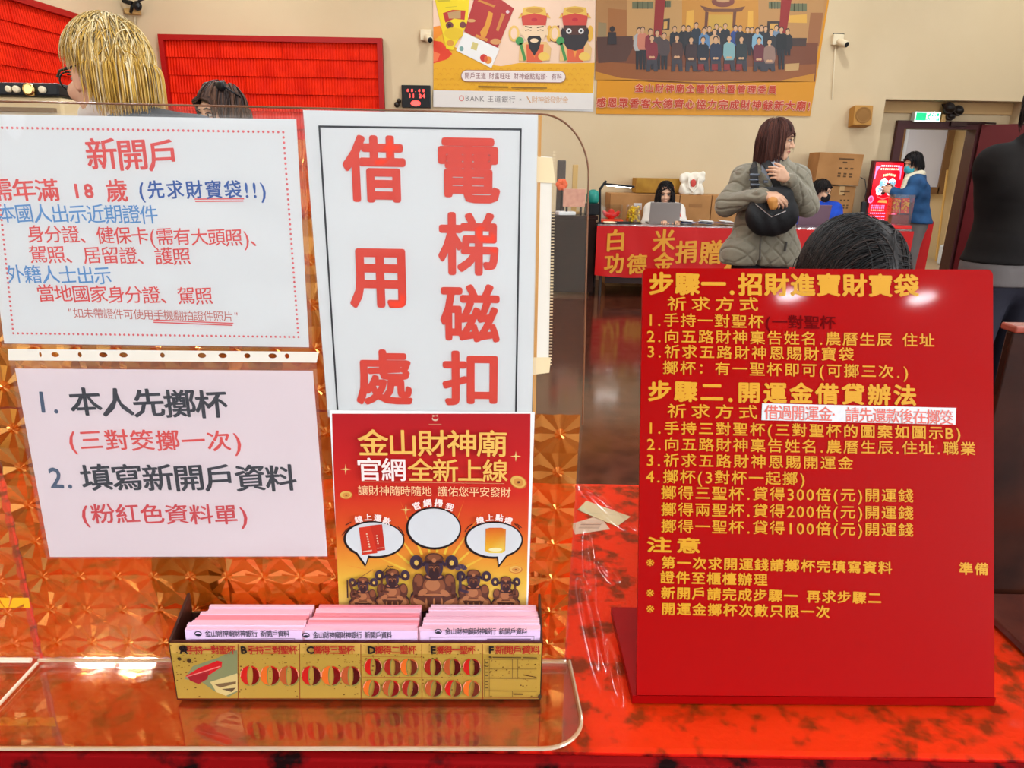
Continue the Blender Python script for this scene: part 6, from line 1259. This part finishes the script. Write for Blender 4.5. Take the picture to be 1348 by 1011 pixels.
# ---------------- seated masked man
Y2 = 8.62; c2 = PY(1078, 290, Y2); p = Person('seated man in blue jacket and black face mask', (c2.x, Y2, 0)); r = p.r
def q(px, py, dy=0): return r(PY(px, py, Y2+dy))
J = dict(nk=q(1078, 266), shL=q(1098, 276), shR=q(1055, 277), elL=q(1106, 296, -.15), elR=q(1046, 297, -.1)); J['wrL'] = Vector((.14, -.36, TZ+.05)); J['wrR'] = Vector((-.16, -.32, TZ+.05)); legs_seated(J, Vector((0, .03, .52)), Vector((1, 0, 0)), Vector((0, -1, 0)))
Hc = q(1081, 252, -.03); hds = [hand_prims(J['wr'+k], (0, -1, -.15), (-sg, 0, 0), (0, -.1, 1), curl=.35) for k, sg in (('L', 1), ('R', -1))]
p.body(J, (.72, -.68, -.18), Hc, 1.04, vox=.008, hands=hds); face_parts(p.o, p.P, p.M, mouth=False)
P_ = p.P; p.cloth('face_mask', [ell(P_(.062, 0, -.058), (.064, .056, .052), p.M), ell(P_(.09, 0, -.03), (.022, .028, .022), p.M), cut(half(P_(.02, 0, -.05), -p.F))], mat('black_mask', S(24, 24, 28), .8), .006, .02)
p.cloth('blue_jacket', p.torso(J, .04)+p.limbs(J, .032, legs=False, cuff=.95), mat('royal_blue_fleece', S(26, 74, 190), .8, noise=(5, S(20, 52, 140), .35, .6)), .009, .035)
p.cloth('navy_sleeve', [cap(J['elL'], J['elL']+(J['wrL']-J['elL'])*.75, .075, .06), cap(J['elL']+Vector((0, 0, .02)), J['elL']+(J['shL']-J['elL'])*.3, .074, .07)], mat('navy_sleeve', S(28, 36, 62), .8), .009)
p.cloth('trousers', p.limbs(J, .02, arms=False)+[cap(J['hpL'], J['hpR'], .115)], mat('black_trousers', S(22, 20, 26), .7), .01); shoes(p, J, black_shoe)
hair(p.o, Hc, p.F, p.Rt, p.U, (.085, .102, .1), lambda d: d.z > -.15 and (d.y < .35 or d.z > .5) and not (d.y > .1 and abs(d.x) > .5 and d.z < .25), lambda d: .09 if d.y > .2 else .08, 700, .005, tone((24, 18, 18), (34, 26, 24), (16, 12, 12)), hairink, .3, seed=9, fluff=1.16, crown=(0, -.4, .9))
stool('stool under the masked man behind the purple laptop', (c2.x, Y2+.03, 0))
# ---------------- girl in denim
Y3 = 8.78; c3 = PY(1203, 290, Y3); p = Person('girl in blue denim jacket and turquoise mask standing beside the light box', (c3.x, Y3, 0)); r = p.r
def q(px, py, dy=0): return r(PY(px, py, Y3+dy))
side, fwd = Vector((.2, 1, 0)).normalized(), Vector((-1, .2, 0)).normalized()
J = dict(nk=q(1205, 231), shL=q(1203, 243, .17), shR=q(1206, 243, -.17), elL=q(1190, 262, .2), elR=q(1192, 262, -.24), wrL=q(1176, 252, .05), wrR=q(1176, 253, -.12))
legs_standing(J, q(1204, 296), side, fwd, w=.08, st=.09)
Hc = q(1202, 215, 0); hds = [hand_prims(J['wrL'], (-1, -.1, .35), (0, 0, 1), (0, 1, .2), curl=.6), hand_prims(J['wrR'], (-1, .1, .35), (0, 0, 1), (0, -1, .2), curl=.6)]
p.body(J, (-.93, -.3, -.28), Hc, .97, vox=.007, hands=hds); face_parts(p.o, p.P, p.M, mouth=False)
P_ = p.P; p.cloth('face_mask', [ell(P_(.062, 0, -.058), (.062, .056, .05), p.M), ell(P_(.088, 0, -.03), (.022, .028, .022), p.M), cut(half(P_(.018, 0, -.05), -p.F))], mat('turquoise_mask', S(64, 172, 188), .7), .006, .02)
hemz = q(1204, 293).z
p.cloth('denim_jacket', p.torso(J, .055)+p.limbs(J, .042, legs=False, cuff=.94)+[cap(J['hpL']+Vector((0, 0, .03)), J['hpR']+Vector((0, 0, .03)), .15), cut(half((0, 0, hemz), (0, 0, -1)))], mat('denim', S(42, 84, 128), .8, noise=(7, S(30, 62, 100), .35, .6)), .009, .04, lambda V, N: .005*np.sin(V[:, 2]*45+V[:, 0]*12))
p.cloth('fleece_collar', [cap(q(1196, 234, -.05), q(1208, 230, -.07), .045, .05), cap(q(1208, 230, .06), q(1196, 234, .05), .05, .045), cap(q(1213, 229, -.06), q(1213, 229, .06), .045), cap(q(1194, 238, -.12), q(1189, 250, -.15), .045, .035)], mat('cream_fleece', S(222, 208, 180), .95, bump=(60, .5, .01)), .008, .03)
p.cloth('trousers', p.limbs(J, .03, arms=False)+[cap(J['hpL'], J['hpR'], .115)], mat('grey_trousers', S(112, 104, 100), .8), .01); shoes(p, J, black_shoe)
hair(p.o, Hc, p.F, p.Rt, p.U, (.084, .1, .098), lambda d: d.z > -.35 and (d.y < .5 or d.z > .55) and not (d.y > .2 and abs(d.x) > .55 and d.z < .2), lambda d: .13 if d.y > .5 else .11, 700, .005, tone((20, 16, 18), (30, 24, 24), (14, 12, 12)), hairink, .25, seed=12, fluff=1.12, crown=(0, .1, .99))
b = MB(); b.tube([p.P(-.1, 0, -.02), p.P(-.135, 0, -.03), p.P(-.145, 0, -.09), p.P(-.13, 0, -.16)], [.02, .032, .026, .008], 10); b.build('ponytail', mat('black_hair', S(20, 16, 18), .5, spec=.2), p.o, True)
ph = tag(MB().box((0, 0, 0), (.012, .075, .15), Matrix.Rotation(R(25), 4, 'Y'), bev=.004).build('phone', blk), 'dark phone held by the girl in denim', 'phone'); ph.location = Vector((c3.x, Y3, 0))+(J['wrL']+J['wrR'])/2+Vector((-.1, 0, .03))
# ---------------- staff member seated behind the counter, only the dark crown showing above the red board
Y4 = 1.36; c4 = PY(1122, 345, Y4); p = Person('person with sleek black parted hair seated behind the red board', (c4.x, Y4+.06, 0)); r = p.r
top = PY(1122, 311, Y4).z; Hc = Vector((0, -.06, top-.1)); J = dict(nk=Vector((0, .03, top-.26)), shL=Vector((.17, .05, top-.33)), shR=Vector((-.17, .05, top-.33)), elL=Vector((.24, -.02, top-.56)), elR=Vector((-.24, -.02, top-.56)), wrL=Vector((.12, -.17, top-.62)), wrR=Vector((-.12, -.17, top-.62))); legs_seated(J, Vector((0, .1, .5)), Vector((1, 0, 0)), Vector((0, -1, 0)))
for k in ('kn', 'an', 'to'):
    for s_ in 'LR': J[k+s_] = J[k+s_]+Vector((0, .25, 0))
hds = [hand_prims(J['wr'+k], (-sg*.3, -1, -.15), (-sg, 0, 0), (0, -.1, 1), curl=.4) for k, sg in (('L', 1), ('R', -1))]
p.body(J, (.1, -.86, -.5), Hc, 1.05, vox=.007, hands=hds); face_parts(p.o, p.P, p.M)
p.cloth('dark_top', p.torso(J, .03)+p.limbs(J, .022, legs=False), mat('dark_red_top', S(90, 24, 30), .8), .009); p.cloth('trousers', p.limbs(J, .02, arms=False)+[cap(J['hpL'], J['hpR'], .115)], mat('black_trousers', S(22, 20, 26), .7), .01)
hair(p.o, Hc, p.F, p.Rt, p.U, (.086, .106, .1), lambda d: d.z > -.2 and (d.y < .6 or d.z > .5) and not (d.y > .2 and abs(d.x) > .6 and d.z < .2), lambda d: .3, 2600, .0017, tone((18, 14, 14), (30, 24, 22), (12, 10, 10), (48, 38, 34)), hairink, .6, part=-.22, seed=21, steps=14, fluff=1.1, jit=.07)
stool('stool under the person behind the red board', (c4.x, Y4+.16, 0), .4)
# ---------------- blond person seen from behind
Y5 = 1.9; c5 = PY(165, 130, Y5); p = Person('person with bleached yellow hair and dark glasses turned away', (c5.x, Y5, 0)); r = p.r
def q(px, py, dy=0): return r(PY(px, py, Y5+dy))
Hc = q(143, 101); J = dict(nk=q(160, 160, .0), shL=q(120, 205, .1), shR=q(262, 200, -.05)); hc = q(175, 330); hc.z = .92
J['elL'] = J['shL']+Vector((-.06, .0, -.3)); J['elR'] = J['shR']+Vector((.05, 0, -.3)); J['wrL'] = J['elL']+Vector((-.1, .12, -.2)); J['wrR'] = J['elR']+Vector((-.05, .1, -.22)); legs_standing(J, hc, Vector((.9, -.3, 0)), Vector((-.5, .85, 0)).normalized())
hds = [hand_prims(J['wr'+k], (-.2, .3, -1), (-.5, .5, 0), (-1 if k == 'L' else 1, 0, 0), curl=.3) for k in 'LR']
Fb = (-.86, .5, -.08); p.body(J, Fb, Hc, 1.04, vox=.006, hands=hds); face_parts(p.o, p.P, p.M)
p.cloth('dark_jacket', p.torso(J, .035)+p.limbs(J, .03, legs=False)+[cap(J['nk']+Vector((.03, -.02, -.03)), J['nk']+Vector((-.03, .02, -.03)), .07)], mat('slate_jacket', S(62, 66, 74), .8), .008)
p.cloth('white_collar', [cap(q(143, 141, -.05), q(168, 137, -.04), .03, .022), cap(q(143, 141, -.05), q(120, 152, .02), .034, .03)], mat('white_collar', S(220, 212, 206), .8), .006, .03)
p.cloth('trousers', p.limbs(J, .02, arms=False)+[cap(J['hpL'], J['hpR'], .115)], mat('black_trousers', S(22, 20, 26), .7), .01); shoes(p, J, black_shoe)
yl = [S(*c) for c in ((216, 188, 128), (196, 158, 84), (226, 204, 158), (188, 146, 62), (206, 162, 66), (180, 136, 44))]; dk = [S(70, 56, 44), S(110, 90, 62)]
def blond(x, rnd, d):
    c = yl[int(rnd*4) % 4] if d.z > .25 else yl[1+int(rnd*5) % 5]; k = dk[int(rnd*11) % 2]; t_ = min(1, max(0, (x-.02-.2*((rnd*7) % 1))*4)) if d.z > .15 else 1; t_ = max(t_, .25+.5*((rnd*5) % 1)); 
    return tuple(k[i]*(1-t_)+c[i]*t_ for i in range(3))+(1,)
hair(p.o, Hc, p.F, p.Rt, p.U, (.083, .1, .096), lambda d: d.z > -.75 and d.y < .45 and not (d.y > -.38 and d.z < .2) and not (d.y > .2 and d.z < .45), lambda d: (.062 if (d.x < -.2 and d.y > -.45) else .115) if d.z > -.1 else .075, 3000, .0017, blond, hairink, .35, seed=31, steps=11, fluff=1.22, crown=(.1, -.15, .98), jit=.55)
b = MB(); P_ = p.P
for sd in (-1, 1): b.tube([P_(-.02, sd*.084, .012), P_(.06, sd*.08, .012), P_(.1, sd*.066, .006)], .003, 6)
for sd in (-1, 1): b.tube([P_(.105-.012*math.cos(R(a))*0, sd*.034+.026*math.cos(R(a)), -.002+.022*math.sin(R(a))) for a in range(0, 361, 20)], .0022, 6)
g_ = tag(b.build('eyeglasses', blk, smooth=True), 'black rimmed glasses on the person with bleached hair', 'glasses'); g_.location = (c5.x, Y5, 0)
# ---------------- second head further back
Y6 = 3.3; c6 = PY(292, 150, Y6); p = Person('person with short brown hair seen just above the shields near the red wall board', (c6.x, Y6, 0)); r = p.r
top = PY(292, 118, Y6).z; Hc = Vector((0, 0, top-.105)); J = dict(nk=Vector((0, .02, top-.27)), shL=Vector((.19, .02, top-.34)), shR=Vector((-.19, .02, top-.34)), elL=Vector((.24, 0, top-.62)), elR=Vector((-.24, 0, top-.62)), wrL=Vector((.22, -.1, top-.86)), wrR=Vector((-.22, -.1, top-.86))); legs_standing(J, Vector((0, 0, top-.82)), Vector((1, 0, 0)), Vector((0, -1, 0)))
hds = [hand_prims(J['wr'+k], (0, -.2, -1), (0, -1, 0), (1 if k == 'L' else -1, 0, 0), curl=.3) for k in 'LR']
p.body(J, (-.5, -.8, -.1), Hc, 1.0, vox=.008, hands=hds); face_parts(p.o, p.P, p.M)
p.cloth('dark_jacket', p.torso(J, .03)+p.limbs(J, .026, legs=False), mat('slate_jacket', S(62, 66, 74), .8), .009); p.cloth('trousers', p.limbs(J, .02, arms=False)+[cap(J['hpL'], J['hpR'], .115)], mat('black_trousers', S(22, 20, 26), .7), .01); shoes(p, J, black_shoe)
hair(p.o, Hc, p.F, p.Rt, p.U, (.084, .102, .1), lambda d: d.z > -.3 and (d.y < .4 or d.z > .5), lambda d: .15, 420, .0055, tone((92, 62, 46), (74, 50, 40), (50, 36, 32)), hairink, .3, seed=41, fluff=1.14)
b = MB()
for sd in (-1, 1): b.ball(p.P(.03, sd*.045-.02, .115), (.035, .012, .022), p.M.to_4x4()); b.tube([p.P(.03, sd*.075-.02, .112), p.P(-.04, sd*.085-.01, .07)], .004, 6)
b.tube([p.P(.04, -.03, .122), p.P(.04, -.01, .122)], .005, 6); o = tag(b.build('sunglasses', blk, smooth=True), 'dark sunglasses pushed up on the short brown hair', 'sunglasses'); o.location = (c6.x, Y6, 0)
# ---------------- person at the right edge
Y7 = 3.5; c7 = PY(1352, 300, Y7); p = Person('person in black padded coat with back turned at the right edge', (c7.x, Y7, 0)); r = p.r
def q(px, py, dy=0): return r(PY(px, py, Y7+dy))
sh = q(1333, 221).z; nkx = q(1366, 205).x
J = dict(nk=Vector((nkx, 0, sh+.09)), shR=Vector((nkx+.19, 0, sh)), shL=Vector((nkx-.17, 0, sh)), elL=q(1325, 290, .02), elR=Vector((nkx+.25, 0, sh-.3))); J['wrL'] = J['elL']+Vector((.02, .16, -.2)); J['wrR'] = J['elR']+Vector((-.02, .16, -.2)); hc = Vector((nkx, 0, .93)); legs_standing(J, hc, Vector((-1, 0, 0)), Vector((0, 1, 0)), w=.1, st=.12)
hds = [hand_prims(J['wr'+k], (0, .4, -1), (0, 1, 0), (-1 if k == 'L' else 1, 0, 0), curl=.4) for k in 'LR']; Hc = Vector((nkx, .02, sh+.27))
p.body(J, (.2, .95, -.1), Hc, 1.02, vox=.008, hands=hds); face_parts(p.o, p.P, p.M)
hz1, hz2 = q(1330, 346).z, q(1330, 374).z
p.cloth('padded_coat', p.torso(J, .055)+p.limbs(J, .045, legs=False)+[cap(J['hpL'], J['hpR'], .15), cap(J['nk']+Vector((.03, 0, 0)), J['nk']+Vector((-.03, 0, 0)), .08), cut(half((0, 0, hz1), (0, 0, -1)))], mat('charcoal_padding', S(30, 26, 24), .8, spec=.1, noise=(4, S(22, 19, 19), .35, .65)), .009, .04, lambda V, N: .004*np.abs(np.sin(V[:, 2]*22+V[:, 0]*1.5))-.002)
p.cloth('grey_hem', [cap(J['hpL']+Vector((0, 0, -.06)), J['hpR']+Vector((0, 0, -.06)), .142), cap(J['hpL']+Vector((0, 0, .05)), J['hpR']+Vector((0, 0, .05)), .142), cut(half((0, 0, hz2), (0, 0, -1)))], mat('grey_shirt_hem', S(92, 84, 82), .8), .009)
p.cloth('trousers', p.limbs(J, .03, arms=False)+[cap(J['hpL'], J['hpR'], .12)], mat('navy_trousers', S(28, 26, 38), .8), .01); shoes(p, J, black_shoe)
hair(p.o, Hc, p.F, p.Rt, p.U, (.085, .104, .1), lambda d: d.z > -.35 and (d.y < .4 or d.z > .5), lambda d: .1, 340, .0065, tone((26, 20, 18), (36, 28, 26)), hairink, .3, seed=51, fluff=1.12)
